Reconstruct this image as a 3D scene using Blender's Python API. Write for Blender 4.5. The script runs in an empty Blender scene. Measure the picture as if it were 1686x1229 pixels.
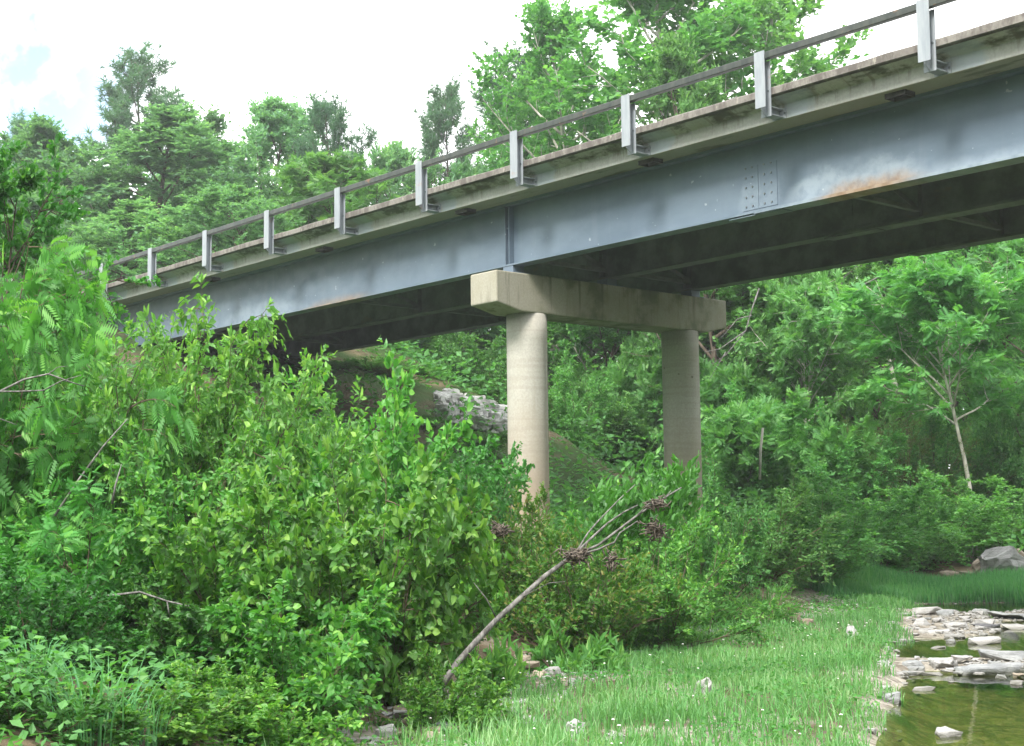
import bpy, bmesh, math, random
import numpy as np
from mathutils import Vector, Matrix, noise as mnoise

sc = bpy.context.scene
col = sc.collection
rad = math.radians

# ------------------------------------------------------------------ camera
PXW, PXH, FPX = 1686.0, 1229.0, 2363.9
YAW, PITCH, ROLL = 0.8578, 0.1007, -0.0118
CAM = np.array([10.502, -16.439, 1.70])
_F = np.array([-math.sin(YAW) * math.cos(PITCH), math.cos(YAW) * math.cos(PITCH), math.sin(PITCH)])
_R0 = np.array([math.cos(YAW), math.sin(YAW), 0.0])
_U0 = np.cross(_R0, _F)
_R = math.cos(ROLL) * _R0 + math.sin(ROLL) * _U0
_U = -math.sin(ROLL) * _R0 + math.cos(ROLL) * _U0
cd = bpy.data.cameras.new('camera')
cam = bpy.data.objects.new('camera', cd)
col.objects.link(cam)
cd.sensor_width = 36.0
cd.lens = 36.0 * FPX / PXW
cd.clip_start = 0.1
cd.clip_end = 3000
m = Matrix.Identity(4)
for i in range(3):
    m[i][0] = _R[i]; m[i][1] = _U[i]; m[i][2] = -_F[i]; m[i][3] = CAM[i]
cam.matrix_world = m
sc.camera = cam

# ------------------------------------------------------------------ light
SUN_EL, SUN_AZ = 47.0, 162.0            # degrees; azimuth clockwise from +Y
world = bpy.data.worlds.new('World')
sc.world = world
world.use_nodes = True
nt = world.node_tree
for n in list(nt.nodes):
    nt.nodes.remove(n)
wo = nt.nodes.new('ShaderNodeOutputWorld')
bg = nt.nodes.new('ShaderNodeBackground')
bg2 = nt.nodes.new('ShaderNodeBackground')
mixs = nt.nodes.new('ShaderNodeMixShader')
sky = nt.nodes.new('ShaderNodeTexSky')
sky.sky_type = 'NISHITA'
sky.sun_disc = False
sky.sun_elevation = rad(SUN_EL)
sky.sun_rotation = rad(SUN_AZ)
sky.air_density = 1.0
sky.dust_density = 2.0
bg.inputs['Strength'].default_value = 0.13
tc = nt.nodes.new('ShaderNodeTexCoord')
mp = nt.nodes.new('ShaderNodeMapping')
mp.inputs['Scale'].default_value = (2.2, 2.2, 5.0)
nz = nt.nodes.new('ShaderNodeTexNoise')
nz.inputs['Scale'].default_value = 1.6
nz.inputs['Detail'].default_value = 7
nz.inputs['Roughness'].default_value = 0.6
rp = nt.nodes.new('ShaderNodeValToRGB')
rp.color_ramp.elements[0].position = 0.30
rp.color_ramp.elements[0].color = (0.35, 0.35, 0.35, 1)
rp.color_ramp.elements[1].position = 0.46
rp.color_ramp.elements[1].color = (1, 1, 1, 1)
bg2.inputs['Color'].default_value = (0.97, 0.985, 1.0, 1)
bg2.inputs['Strength'].default_value = 1.0
L = nt.links.new
L(tc.outputs['Generated'], mp.inputs['Vector'])
L(mp.outputs[0], nz.inputs['Vector'])
L(nz.outputs['Fac'], rp.inputs[0])
L(sky.outputs[0], bg.inputs['Color'])
nrmz = nt.nodes.new('ShaderNodeVectorMath'); nrmz.operation = 'NORMALIZE'
L(tc.outputs['Generated'], nrmz.inputs[0])
dot = nt.nodes.new('ShaderNodeVectorMath'); dot.operation = 'DOT_PRODUCT'
_d0 = _F + _R * (-30 - PXW / 2) / FPX - _U * (140 - PXH / 2) / FPX
_d0 = _d0 / np.linalg.norm(_d0)
L(nrmz.outputs[0], dot.inputs[0]); dot.inputs[1].default_value = tuple(_d0)
gap_ = nt.nodes.new('ShaderNodeMapRange'); gap_.interpolation_type = 'SMOOTHSTEP'
L(dot.outputs['Value'], gap_.inputs[0])
gap_.inputs[1].default_value = math.cos(rad(8.0)); gap_.inputs[2].default_value = math.cos(rad(2.5))
gap_.inputs[3].default_value = 0.0; gap_.inputs[4].default_value = 1.0
nz2 = nt.nodes.new('ShaderNodeTexNoise'); nz2.inputs['Scale'].default_value = 22; nz2.inputs['Detail'].default_value = 6
L(tc.outputs['Generated'], nz2.inputs['Vector'])
rp2 = nt.nodes.new('ShaderNodeMapRange'); rp2.interpolation_type = 'SMOOTHSTEP'
L(nz2.outputs['Fac'], rp2.inputs[0]); rp2.inputs[1].default_value = 0.38; rp2.inputs[2].default_value = 0.58
mul = nt.nodes.new('ShaderNodeMath'); mul.operation = 'MULTIPLY'
L(gap_.outputs[0], mul.inputs[0]); L(rp2.outputs[0], mul.inputs[1])
sub = nt.nodes.new('ShaderNodeMath'); sub.operation = 'SUBTRACT'; sub.use_clamp = True
L(rp.outputs[0], sub.inputs[0]); L(mul.outputs[0], sub.inputs[1])
L(sub.outputs[0], mixs.inputs[0])
L(bg.outputs[0], mixs.inputs[1])
L(bg2.outputs[0], mixs.inputs[2])
L(mixs.outputs[0], wo.inputs['Surface'])

sd_ = bpy.data.lights.new('sun', 'SUN')
sun = bpy.data.objects.new('sun', sd_)
col.objects.link(sun)
sd_.energy = 2.0
sd_.angle = rad(16)
sd_.color = (1.0, 0.96, 0.88)
az, el = rad(SUN_AZ), rad(SUN_EL)
sdir = Vector((math.sin(az) * math.cos(el), math.cos(az) * math.cos(el), math.sin(el)))
sun.rotation_euler = sdir.to_track_quat('Z', 'Y').to_euler()
sun.location = (0, -20, 40)

sc.view_settings.view_transform = 'Standard'
sc.view_settings.look = 'None'
sc.view_settings.gamma = 1.0
sc.view_settings.use_curve_mapping = False
sc.view_settings.exposure = 1.75
sc.render.engine = 'CYCLES'
sc.cycles.max_bounces = 8
sc.cycles.diffuse_bounces = 5
sc.cycles.glossy_bounces = 3
sc.cycles.transmission_bounces = 4
sc.cycles.transparent_max_bounces = 8
sc.cycles.use_denoising = True
sc.cycles.caustics_reflective = False
sc.cycles.caustics_refractive = False

# ------------------------------------------------------------------ helpers
HAZE = 0.0008                            # per metre
rng = np.random.default_rng(7)
random.seed(7)


def at(u, v, d):
    """point seen at photo pixel (u, v), d metres in front of the camera"""
    return CAM + d * (_F + _R * (u - PXW / 2) / FPX - _U * (v - PXH / 2) / FPX)


FH = np.array([-math.sin(YAW), math.cos(YAW), 0.0])      # horizontal forward
RH = np.array([math.cos(YAW), math.sin(YAW), 0.0])       # horizontal right


def to_sd(x, y):
    dx, dy = x - CAM[0], y - CAM[1]
    return dx * RH[0] + dy * RH[1], dx * FH[0] + dy * FH[1]


def to_xy(s, d):
    return CAM[0] + s * RH[0] + d * FH[0], CAM[1] + s * RH[1] + d * FH[1]


def sstep(a, b, x):
    t = np.clip((x - a) / (b - a), 0, 1)
    return t * t * (3 - 2 * t)


_perm = np.random.default_rng(3).random((64, 64))


def vnoise(x, y):
    x = np.asarray(x, float); y = np.asarray(y, float)
    xi = np.floor(x).astype(int); yi = np.floor(y).astype(int)
    fx = x - xi; fy = y - yi
    fx = fx * fx * (3 - 2 * fx); fy = fy * fy * (3 - 2 * fy)
    a = _perm[xi % 64, yi % 64]; b = _perm[(xi + 1) % 64, yi % 64]
    c = _perm[xi % 64, (yi + 1) % 64]; d = _perm[(xi + 1) % 64, (yi + 1) % 64]
    return (a * (1 - fx) + b * fx) * (1 - fy) + (c * (1 - fx) + d * fx) * fy


def s_bush(d):
    return np.interp(d, [-40, 0, 10.5, 12, 16, 18.5, 23, 27, 30, 33, 36], [-9, -3.4, -1.35, -1.05, 0.1, 1.3, 3.9, 6.2, 8.2, 18, 60])


def s_water(d):
    return np.interp(d, [-60, 0, 8, 10.7, 12.5, 14.6, 18.7, 24, 27, 60], [-6, 1.2, 1.9, 2.5, 3.0, 3.7, 4.7, 6.1, 7.2, 20])


def height(x, y):
    """ground height in world coordinates"""
    x = np.asarray(x, float); y = np.asarray(y, float)
    s, d = to_sd(x, y)
    sb, sw = s_bush(d), s_water(d)
    z = 0.10 + 0.10 * vnoise(s * 0.8 + 9, d * 0.8) - 0.05
    up = np.clip(np.where(d > 30, 8.2 + 0.1 * (d - 30), sb) - s, 0, None)
    z = z + 1.15 * (1 - np.exp(-up / 4.0)) + 0.04 * np.clip(up, 0, 30)
    bed = sstep(-0.25, 0.75, s - sw) * (1 - sstep(26.6, 27.8, d)) * (1 - sstep(9, 13, s - sw))
    floor = -0.22 - 0.18 * sstep(0.5, 3, s - sw) + 0.10 * vnoise(s * 2, d * 2)
    # two low stone bars across the creek
    for s0, d0, rs, rd in ((6.5, 22.6, 1.35, 3.4), (5.9, 16.5, 2.0, 0.95), (9.3, 24.0, 1.6, 2.2)):
        q = np.hypot((s - s0 - 0.25 * (d - d0)) / rs, (d - d0) / rd) + 0.25 * (vnoise(s * 1.7, d * 1.7) - 0.5)
        floor = floor + (0.02 - floor) * sstep(1.15, 0.75, q)
    z = z * (1 - bed) + bed * floor
    z = z + 0.9 * sstep(10, 16, s - sw) * (1 - sstep(26, 30, d))
    z = z + np.where(d > 28, np.minimum(0.10 + 0.035 * (d - 28), 3.0) * sstep(27.5, 31, d), 0)
    far = np.hypot(x, y)
    z = z + 7 * sstep(90, 400, far)
    # fill under the road at the end of the bridge
    emb = 7.55 - np.maximum(0, x + 27.6) / 2.45 - np.maximum(0, np.abs(y - 4.6) - 6.0) / 1.7
    emb = emb + 0.25 * (vnoise(x * 0.9, y * 0.9) - 0.5)
    k = 0.6
    h = np.clip(0.5 + 0.5 * (emb - z) / k, 0, 1)
    z = z * (1 - h) + emb * h + k * h * (1 - h)
    return z


def hz(x, y):
    return float(height(np.array([x]), np.array([y]))[0])


def ground_uvd(u, d):
    s = (u - PXW / 2) / FPX * d
    x, y = to_xy(s, d)
    return x, y, hz(x, y)


# --- tagging
def tag(o, label=None, cat=None, group=None, kind=None):
    if label: o['label'] = label
    if cat: o['category'] = cat
    if group: o['group'] = group
    if kind: o['kind'] = kind
    return o


def empty(name, loc=(0, 0, 0), rz=0.0, parent=None):
    o = bpy.data.objects.new(name, None)
    o.location = loc
    o.rotation_euler = (0, 0, rz)
    o.empty_display_size = 0.2
    col.objects.link(o)
    if parent: o.parent = parent
    return o


def link(name, mesh, mat=None, parent=None):
    if mat is not None and not mesh.materials:
        mesh.materials.append(mat)
    o = bpy.data.objects.new(name, mesh)
    col.objects.link(o)
    if parent: o.parent = parent
    return o


def np_mesh(name, verts, faces_list, tint=None, smooth=False):
    """verts (N,3); faces_list: list of int arrays (M,k)"""
    me = bpy.data.meshes.new(name)
    verts = np.asarray(verts, np.float32)
    me.vertices.add(len(verts))
    me.vertices.foreach_set('co', verts.ravel())
    idx = np.concatenate([f.ravel() for f in faces_list]).astype(np.int32)
    tot = np.concatenate([np.full(len(f), f.shape[1], np.int32) for f in faces_list])
    start = np.concatenate([[0], np.cumsum(tot)[:-1]]).astype(np.int32)
    me.loops.add(len(idx))
    me.loops.foreach_set('vertex_index', idx)
    me.polygons.add(len(tot))
    me.polygons.foreach_set('loop_start', start)
    me.polygons.foreach_set('loop_total', tot)
    if tint is not None:
        a = me.attributes.new('tint', 'FLOAT', 'FACE')
        a.data.foreach_set('value', np.asarray(tint, np.float32))
    me.polygons.foreach_set('use_smooth', np.full(len(tot), smooth, bool))
    me.update(calc_edges=True)
    return me


def nrm(a):
    a = np.asarray(a, float)
    return a / np.maximum(np.linalg.norm(a, axis=-1, keepdims=True), 1e-9)


class MB:
    """collects boxes, bars and tubes into one mesh"""

    def __init__(self):
        self.v = []; self.f = []

    def add(self, vs, fs):
        b = len(self.v)
        self.v += [tuple(map(float, p)) for p in vs]
        self.f += [tuple(b + i for i in f) for f in fs]
        return self

    def box(self, x0, x1, y0, y1, z0, z1):
        vs = [(x0, y0, z0), (x1, y0, z0), (x1, y1, z0), (x0, y1, z0), (x0, y0, z1), (x1, y0, z1), (x1, y1, z1), (x0, y1, z1)]
        return self.add(vs, [(0, 3, 2, 1), (4, 5, 6, 7), (0, 1, 5, 4), (1, 2, 6, 5), (2, 3, 7, 6), (3, 0, 4, 7)])

    def prism(self, pts, axis, a, b):
        """pts: 2D outline, counter-clockwise; extruded along axis"""
        n = len(pts)

        def P(p, t):
            return (t, p[0], p[1]) if axis == 'x' else ((p[0], t, p[1]) if axis == 'y' else (p[0], p[1], t))
        vs = [P(p, a) for p in pts] + [P(p, b) for p in pts]
        fs = [tuple(range(n))[::-1], tuple(range(n, 2 * n))]
        for i in range(n):
            j = (i + 1) % n
            fs.append((i, j, n + j, n + i))
        return self.add(vs, fs)

    def bar(self, p0, p1, w, h):
        p0, p1 = Vector(p0), Vector(p1)
        d = (p1 - p0).normalized()
        s = d.cross(Vector((0, 0, 1)))
        if s.length < 1e-4: s = Vector((1, 0, 0))
        s.normalize()
        t = s.cross(d)
        vs = []
        for p in (p0, p1):
            for a, b in ((-1, -1), (1, -1), (1, 1), (-1, 1)):
                vs.append(p + s * a * w / 2 + t * b * h / 2)
        return self.add(vs, [(3, 2, 1, 0), (4, 5, 6, 7), (0, 1, 5, 4), (1, 2, 6, 5), (2, 3, 7, 6), (3, 0, 4, 7)])

    def tube(self, pts, rads, k=6):
        pts = np.asarray(pts, float)
        n = len(pts)
        t = np.gradient(pts, axis=0)
        t = nrm(t)
        ref = np.array([0.31, 0.17, 0.93]) if abs(t[0][2]) < 0.8 else np.array([0.9, 0.3, 0.1])
        a = nrm(np.cross(t, ref)); b = np.cross(t, a)
        vs = []
        for i in range(n):
            for j in range(k):
                q = 2 * math.pi * j / k
                vs.append(pts[i] + rads[i] * (math.cos(q) * a[i] + math.sin(q) * b[i]))
        fs = []
        for i in range(n - 1):
            for j in range(k):
                j2 = (j + 1) % k
                fs.append((i * k + j, i * k + j2, (i + 1) * k + j2, (i + 1) * k + j))
        fs.append(tuple(range(k))[::-1]); fs.append(tuple(range((n - 1) * k, n * k)))
        return self.add(vs, fs)

    def cyl(self, c, axis, r, h, k=8):
        c = np.array(c, float); ax = np.array(axis, float)
        return self.tube([c, c + ax * h], [r, r], k)

    def mesh(self, name, smooth=False):
        me = bpy.data.meshes.new(name)
        me.from_pydata(self.v, [], self.f)
        bm = bmesh.new(); bm.from_mesh(me)
        bmesh.ops.recalc_face_normals(bm, faces=bm.faces)
        bm.to_mesh(me); bm.free()
        if smooth:
            me.polygons.foreach_set('use_smooth', np.full(len(me.polygons), True, bool))
        me.update()
        return me

    def build(self, name, mat, parent=None, smooth=False, bevel=0.0):
        o = link(name, self.mesh(name, smooth), mat, parent)
        if bevel:
            b = o.modifiers.new('bevel', 'BEVEL')
            b.width = bevel; b.segments = 2; b.limit_method = 'ANGLE'; b.angle_limit = rad(40)
        return o


# ------------------------------------------------------------------ materials
class NT:
    def __init__(self, name):
        self.m = bpy.data.materials.new(name)
        self.m.use_nodes = True
        self.t = self.m.node_tree
        self.t.nodes.clear()
        self.out = self.t.nodes.new('ShaderNodeOutputMaterial')

    def n(self, typ, **kw):
        nd = self.t.nodes.new('ShaderNode' + typ)
        for k, v in kw.items():
            if k in ('ins',):
                for kk, vv in v.items():
                    if hasattr(vv, 'is_linked') or isinstance(vv, bpy.types.NodeSocket):
                        self.t.links.new(vv, nd.inputs[kk])
                    else:
                        nd.inputs[kk].default_value = vv
            else:
                setattr(nd, k, v)
        return nd

    def l(self, a, b):
        self.t.links.new(a, b)

    def math(self, op, a, b=0.5, c=None, clamp=False):
        nd = self.t.nodes.new('ShaderNodeMath'); nd.operation = op; nd.use_clamp = clamp
        for i, v in enumerate((a, b, c)):
            if v is None: continue
            if isinstance(v, bpy.types.NodeSocket): self.l(v, nd.inputs[i])
            else: nd.inputs[i].default_value = v
        return nd.outputs[0]

    def smooth(self, v, a, b, lo=0.0, hi=1.0):
        nd = self.t.nodes.new('ShaderNodeMapRange'); nd.interpolation_type = 'SMOOTHSTEP'
        self.l(v, nd.inputs[0])
        for i, q in enumerate((a, b, lo, hi)): nd.inputs[1 + i].default_value = q
        return nd.outputs[0]

    def mix(self, fac, a, b, blend='MIX'):
        nd = self.t.nodes.new('ShaderNodeMix'); nd.data_type = 'RGBA'; nd.blend_type = blend
        for s, v in ((nd.inputs[0], fac), (nd.inputs[6], a), (nd.inputs[7], b)):
            if isinstance(v, bpy.types.NodeSocket): self.l(v, s)
            elif isinstance(v, (int, float)): s.default_value = v
            else: s.default_value = (*v[:3], 1)
        return nd.outputs[2]

    def noise(self, vec, scale, detail=4, rough=0.55, dist=0.0):
        nd = self.n('TexNoise')
        nd.inputs['Scale'].default_value = scale; nd.inputs['Detail'].default_value = detail
        nd.inputs['Roughness'].default_value = rough; nd.inputs['Distortion'].default_value = dist
        if vec is not None: self.l(vec, nd.inputs['Vector'])
        return nd.outputs['Fac']

    def mapped(self, vec, scale=(1, 1, 1), loc=(0, 0, 0)):
        nd = self.n('Mapping'); nd.inputs['Scale'].default_value = scale; nd.inputs['Location'].default_value = loc
        self.l(vec, nd.inputs['Vector'])
        return nd.outputs[0]

    def principled(self, color, rough=0.7, spec=0.4, metal=0.0, bump=None, bump_d=0.01, bump_s=0.5):
        p = self.n('BsdfPrincipled')
        for k, v in (('Base Color', color), ('Roughness', rough), ('Metallic', metal), ('Specular IOR Level', spec)):
            if isinstance(v, bpy.types.NodeSocket): self.l(v, p.inputs[k])
            elif k == 'Base Color': p.inputs[k].default_value = (*v[:3], 1)
            else: p.inputs[k].default_value = v
        if bump is not None:
            b = self.n('Bump'); b.inputs['Strength'].default_value = bump_s; b.inputs['Distance'].default_value = bump_d
            self.l(bump, b.inputs['Height']); self.l(b.outputs[0], p.inputs['Normal'])
        return p

    def finish(self, sh):
        self.l(sh.outputs[0], self.out.inputs['Surface'])
        return self.m

    def pos(self):
        return self.n('NewGeometry').outputs['Position']

    def obj(self):
        return self.n('TexCoord').outputs['Object']


def leaf_mat(name, dark, mid, young, trans=0.35, rough=0.5, spec=0.3, var=0.16):
    t = NT(name)
    a = t.n('Attribute'); a.attribute_name = 'tint'
    r = t.n('ValToRGB')
    e = r.color_ramp.elements
    e[0].position = 0.0; e[0].color = (*dark, 1)
    e[1].position = 1.0; e[1].color = (*young, 1)
    q = e.new(0.55); q.color = (*mid, 1)
    t.l(a.outputs['Fac'], r.inputs[0])
    oi = t.n('ObjectInfo')
    hs = t.n('HueSaturation')
    t.l(r.outputs[0], hs.inputs['Color'])
    t.l(t.smooth(oi.outputs['Random'], 0, 1, 1 - var, 1 + var), hs.inputs['Value'])
    h = t.math('MULTIPLY_ADD', oi.outputs['Random'], 0.618)
    h = t.math('FRACT', t.math('MULTIPLY', oi.outputs['Random'], 7.31))
    t.l(t.smooth(h, 0, 1, 0.494, 0.512), hs.inputs['Hue'])
    p = t.principled(hs.outputs[0], rough, spec)
    tr = t.n('BsdfTranslucent')
    g = t.mix(1.0, hs.outputs[0], (1.25, 1.35, 0.6), 'MULTIPLY')
    t.l(g, tr.inputs['Color'])
    mx = t.n('MixShader'); mx.inputs[0].default_value = trans
    t.l(p.outputs[0], mx.inputs[1]); t.l(tr.outputs[0], mx.inputs[2])
    return t.finish(mx)


M = {}
# foliage (linear base colours)
M['shrub'] = leaf_mat('shrub_leaf', (0.052, 0.165, 0.030), (0.096, 0.275, 0.044), (0.24, 0.45, 0.075), 0.42, 0.42, 0.4)
M['shrub_dark'] = leaf_mat('dark_shrub_leaf', (0.032, 0.115, 0.024), (0.056, 0.185, 0.032), (0.09, 0.26, 0.045), 0.38, 0.42, 0.4)
M['lance'] = leaf_mat('lance_leaf', (0.062, 0.180, 0.040), (0.112, 0.290, 0.058), (0.25, 0.46, 0.085), 0.42, 0.45, 0.4)
M['pinnate'] = leaf_mat('pinnate_leaf', (0.046, 0.165, 0.036), (0.082, 0.265, 0.050), (0.18, 0.40, 0.07), 0.42, 0.5, 0.35)
M['reddish'] = leaf_mat('reddish_leaf', (0.052, 0.150, 0.026), (0.105, 0.245, 0.034), (0.29, 0.27, 0.09), 0.42, 0.5, 0.3)
M['willow'] = leaf_mat('willow_leaf', (0.055, 0.19, 0.040), (0.095, 0.28, 0.06), (0.19, 0.40, 0.09), 0.42, 0.5, 0.3)
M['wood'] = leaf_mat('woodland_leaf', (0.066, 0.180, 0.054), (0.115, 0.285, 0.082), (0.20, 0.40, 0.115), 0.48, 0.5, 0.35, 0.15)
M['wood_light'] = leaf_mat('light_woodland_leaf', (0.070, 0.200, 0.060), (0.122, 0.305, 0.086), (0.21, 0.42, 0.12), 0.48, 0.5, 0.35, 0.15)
M['wood_haze_tint'] = leaf_mat('haze_tinted_leaf', (0.085, 0.200, 0.105), (0.135, 0.285, 0.145), (0.22, 0.39, 0.17), 0.48, 0.55, 0.3, 0.15)  # paleness of distant air painted into the leaf colour
M['needle'] = leaf_mat('pine_needle', (0.058, 0.145, 0.080), (0.090, 0.205, 0.110), (0.135, 0.265, 0.13), 0.4, 0.5, 0.3)
M['cedar'] = leaf_mat('cedar_leaf', (0.075, 0.135, 0.04), (0.125, 0.195, 0.055), (0.23, 0.21, 0.08), 0.38, 0.6, 0.25)
M['grass'] = leaf_mat('grass_blade', (0.085, 0.210, 0.064), (0.142, 0.320, 0.102), (0.28, 0.42, 0.20), 0.42, 0.5, 0.3, 0.02)
M['tall_grass'] = leaf_mat('tall_grass_blade', (0.075, 0.235, 0.105), (0.115, 0.33, 0.14), (0.20, 0.43, 0.19), 0.42, 0.5, 0.3, 0.02)
M['flower'] = NT('flower_petal').m
_t = NT('petal'); M['flower'] = _t.finish(_t.principled((0.78, 0.76, 0.72), 0.7, 0.2))


def bark(name, c1, c2, sc_=14):
    t = NT(name)
    o = t.mapped(t.obj(), (1, 1, 0.25))
    f = t.noise(o, sc_, 5, 0.65)
    c = t.mix(t.smooth(f, 0.35, 0.65), c1, c2)
    return t.finish(t.principled(c, 0.9, 0.2, bump=f, bump_d=0.02))


M['bark'] = bark('brown_bark', (0.05, 0.038, 0.028), (0.15, 0.12, 0.095))
M['bark_pale'] = bark('pale_bark', (0.30, 0.275, 0.235), (0.56, 0.53, 0.47), 9)
M['deadwood'] = bark('dead_wood', (0.075, 0.070, 0.066), (0.215, 0.205, 0.195), 22)
M['stem'] = bark('shrub_stem', (0.06, 0.045, 0.03), (0.17, 0.13, 0.09))
M['debris'] = bark('flood_debris', (0.055, 0.045, 0.037), (0.17, 0.14, 0.115), 30)


def concrete(name, base, dark, stain_amt=0.6, band=None):
    t = NT(name)
    p = t.pos()
    big = t.noise(p, 0.9, 5, 0.6)
    streak = t.noise(t.mapped(p, (5.5, 5.5, 0.35)), 1.2, 5, 0.65)
    fine = t.noise(p, 26, 5, 0.7)
    grit = t.noise(p, 140, 3, 0.6)
    c = t.mix(t.smooth(fine, 0.3, 0.72), [b * 0.86 for b in base], [min(1, b * 1.08) for b in base])
    c = t.mix(t.math('MULTIPLY', t.smooth(big, 0.42, 0.68), stain_amt), c, dark)
    c = t.mix(t.math('MULTIPLY', t.smooth(streak, 0.52, 0.72), stain_amt * 0.8), c, [d * 0.8 for d in dark])
    if band:
        c = band(t, p, c)
    h = t.math('ADD', t.math('MULTIPLY', fine, 0.6), t.math('MULTIPLY', grit, 0.4))
    return t.finish(t.principled(c, 0.88, 0.25, bump=h, bump_d=0.006, bump_s=0.6))


def sep(t, p):
    s = t.n('SeparateXYZ'); t.l(p, s.inputs[0])
    return s.outputs


def column_band(t, p, c):
    x = sep(t, p)
    w = t.math('ADD', x[2], t.math('MULTIPLY', t.noise(p, 1.5, 4), 1.2))
    c = t.mix(t.math('MULTIPLY', t.smooth(w, 4.9, 2.2), 0.72), c, (0.29, 0.205, 0.135))
    ring = t.noise(t.mapped(p, (0.5, 0.5, 14)), 1.0, 2, 0.5)          # form lines round the column
    c = t.mix(t.math('MULTIPLY', t.smooth(ring, 0.5, 0.62), 0.22), c, (0.27, 0.24, 0.20))
    pit = t.noise(p, 7.5, 1, 0.3)
    return t.mix(t.math('MULTIPLY', t.smooth(pit, 0.77, 0.80), 0.7), c, (0.10, 0.085, 0.075))


M['column'] = concrete('column_concrete', (0.41, 0.395, 0.355), (0.33, 0.30, 0.235), 0.35, column_band)


def cap_band(t, p, c):
    x = sep(t, p)
    moss = t.noise(p, 1.3, 5, 0.6)
    m = t.math('MULTIPLY', t.smooth(moss, 0.40, 0.62), t.smooth(x[1], 0.9, 1.9))
    c = t.mix(t.math('MULTIPLY', m, 0.82), c, (0.105, 0.118, 0.066))
    st = t.noise(t.mapped(p, (3, 6.5, 0.5)), 1.0, 4, 0.6)
    c = t.mix(t.math('MULTIPLY', t.smooth(st, 0.54, 0.7), 0.7), c, (0.10, 0.095, 0.07))
    return c


M['cap'] = concrete('cap_concrete', (0.34, 0.32, 0.265), (0.25, 0.235, 0.165), 0.5, cap_band)


def nose_band(t, p, c):
    d = t.noise(t.mapped(p, (7, 3, 3)), 1.0, 5, 0.7)
    c = t.mix(t.smooth(d, 0.40, 0.62), c, (0.115, 0.102, 0.093))
    w = t.noise(t.mapped(p, (11, 4, 4)), 1.3, 3, 0.6)
    return t.mix(t.math('MULTIPLY', t.smooth(w, 0.64, 0.72), 0.5), c, (0.45, 0.42, 0.36))


M['curb'] = concrete('curb_concrete', (0.235, 0.22, 0.20), (0.14, 0.125, 0.115), 0.6, nose_band)

POST_STEP = 2.8


def fascia_band(t, p, c):
    x = sep(t, p)
    # sloped soffit above the fascia: green-black growth in patches
    d = t.noise(t.mapped(p, (1.6, 3, 3.5)), 1.0, 5, 0.65)
    up = t.smooth(x[2], 7.74, 7.86)
    c = t.mix(t.math('MULTIPLY', t.math('MULTIPLY', t.smooth(d, 0.45, 0.62), up), 0.85), c, (0.065, 0.066, 0.048))
    # run-off streaks on the fascia, and mould on the flat soffit
    s = t.noise(t.mapped(p, (9, 1, 1.0)), 1.0, 4, 0.65)
    run = t.math('MULTIPLY', t.smooth(s, 0.52, 0.68), t.smooth(x[2], 7.60, 7.80))
    c = t.mix(t.math('MULTIPLY', run, 0.55), c, (0.15, 0.125, 0.10))
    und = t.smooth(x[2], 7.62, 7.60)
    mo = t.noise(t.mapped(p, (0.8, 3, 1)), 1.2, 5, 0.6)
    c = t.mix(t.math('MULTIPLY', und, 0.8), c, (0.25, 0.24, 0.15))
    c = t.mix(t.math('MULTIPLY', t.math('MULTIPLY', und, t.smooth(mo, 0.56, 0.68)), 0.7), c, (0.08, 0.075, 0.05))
    # pale blue overspray from painting the rail posts
    ph = t.math('ABSOLUTE', t.math('SUBTRACT', t.math('FLOORED_MODULO', t.math('ADD', x[0], 60 * POST_STEP + 0.85), POST_STEP), 1.2))
    wob = t.math('MULTIPLY', t.noise(p, 4.5, 3), 0.5)
    sp = t.math('MULTIPLY', t.smooth(t.math('ADD', ph, wob), 0.62, 0.40), t.smooth(x[2], 7.61, 7.62))
    c = t.mix(t.math('MULTIPLY', sp, 0.7), c, (0.36, 0.41, 0.47))
    return c


M['fascia'] = concrete('deck_concrete', (0.43, 0.43, 0.41), (0.29, 0.28, 0.24), 0.4, fascia_band)
M['plainc'] = concrete('abutment_concrete', (0.42, 0.39, 0.33), (0.25, 0.23, 0.18), 0.6)


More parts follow.
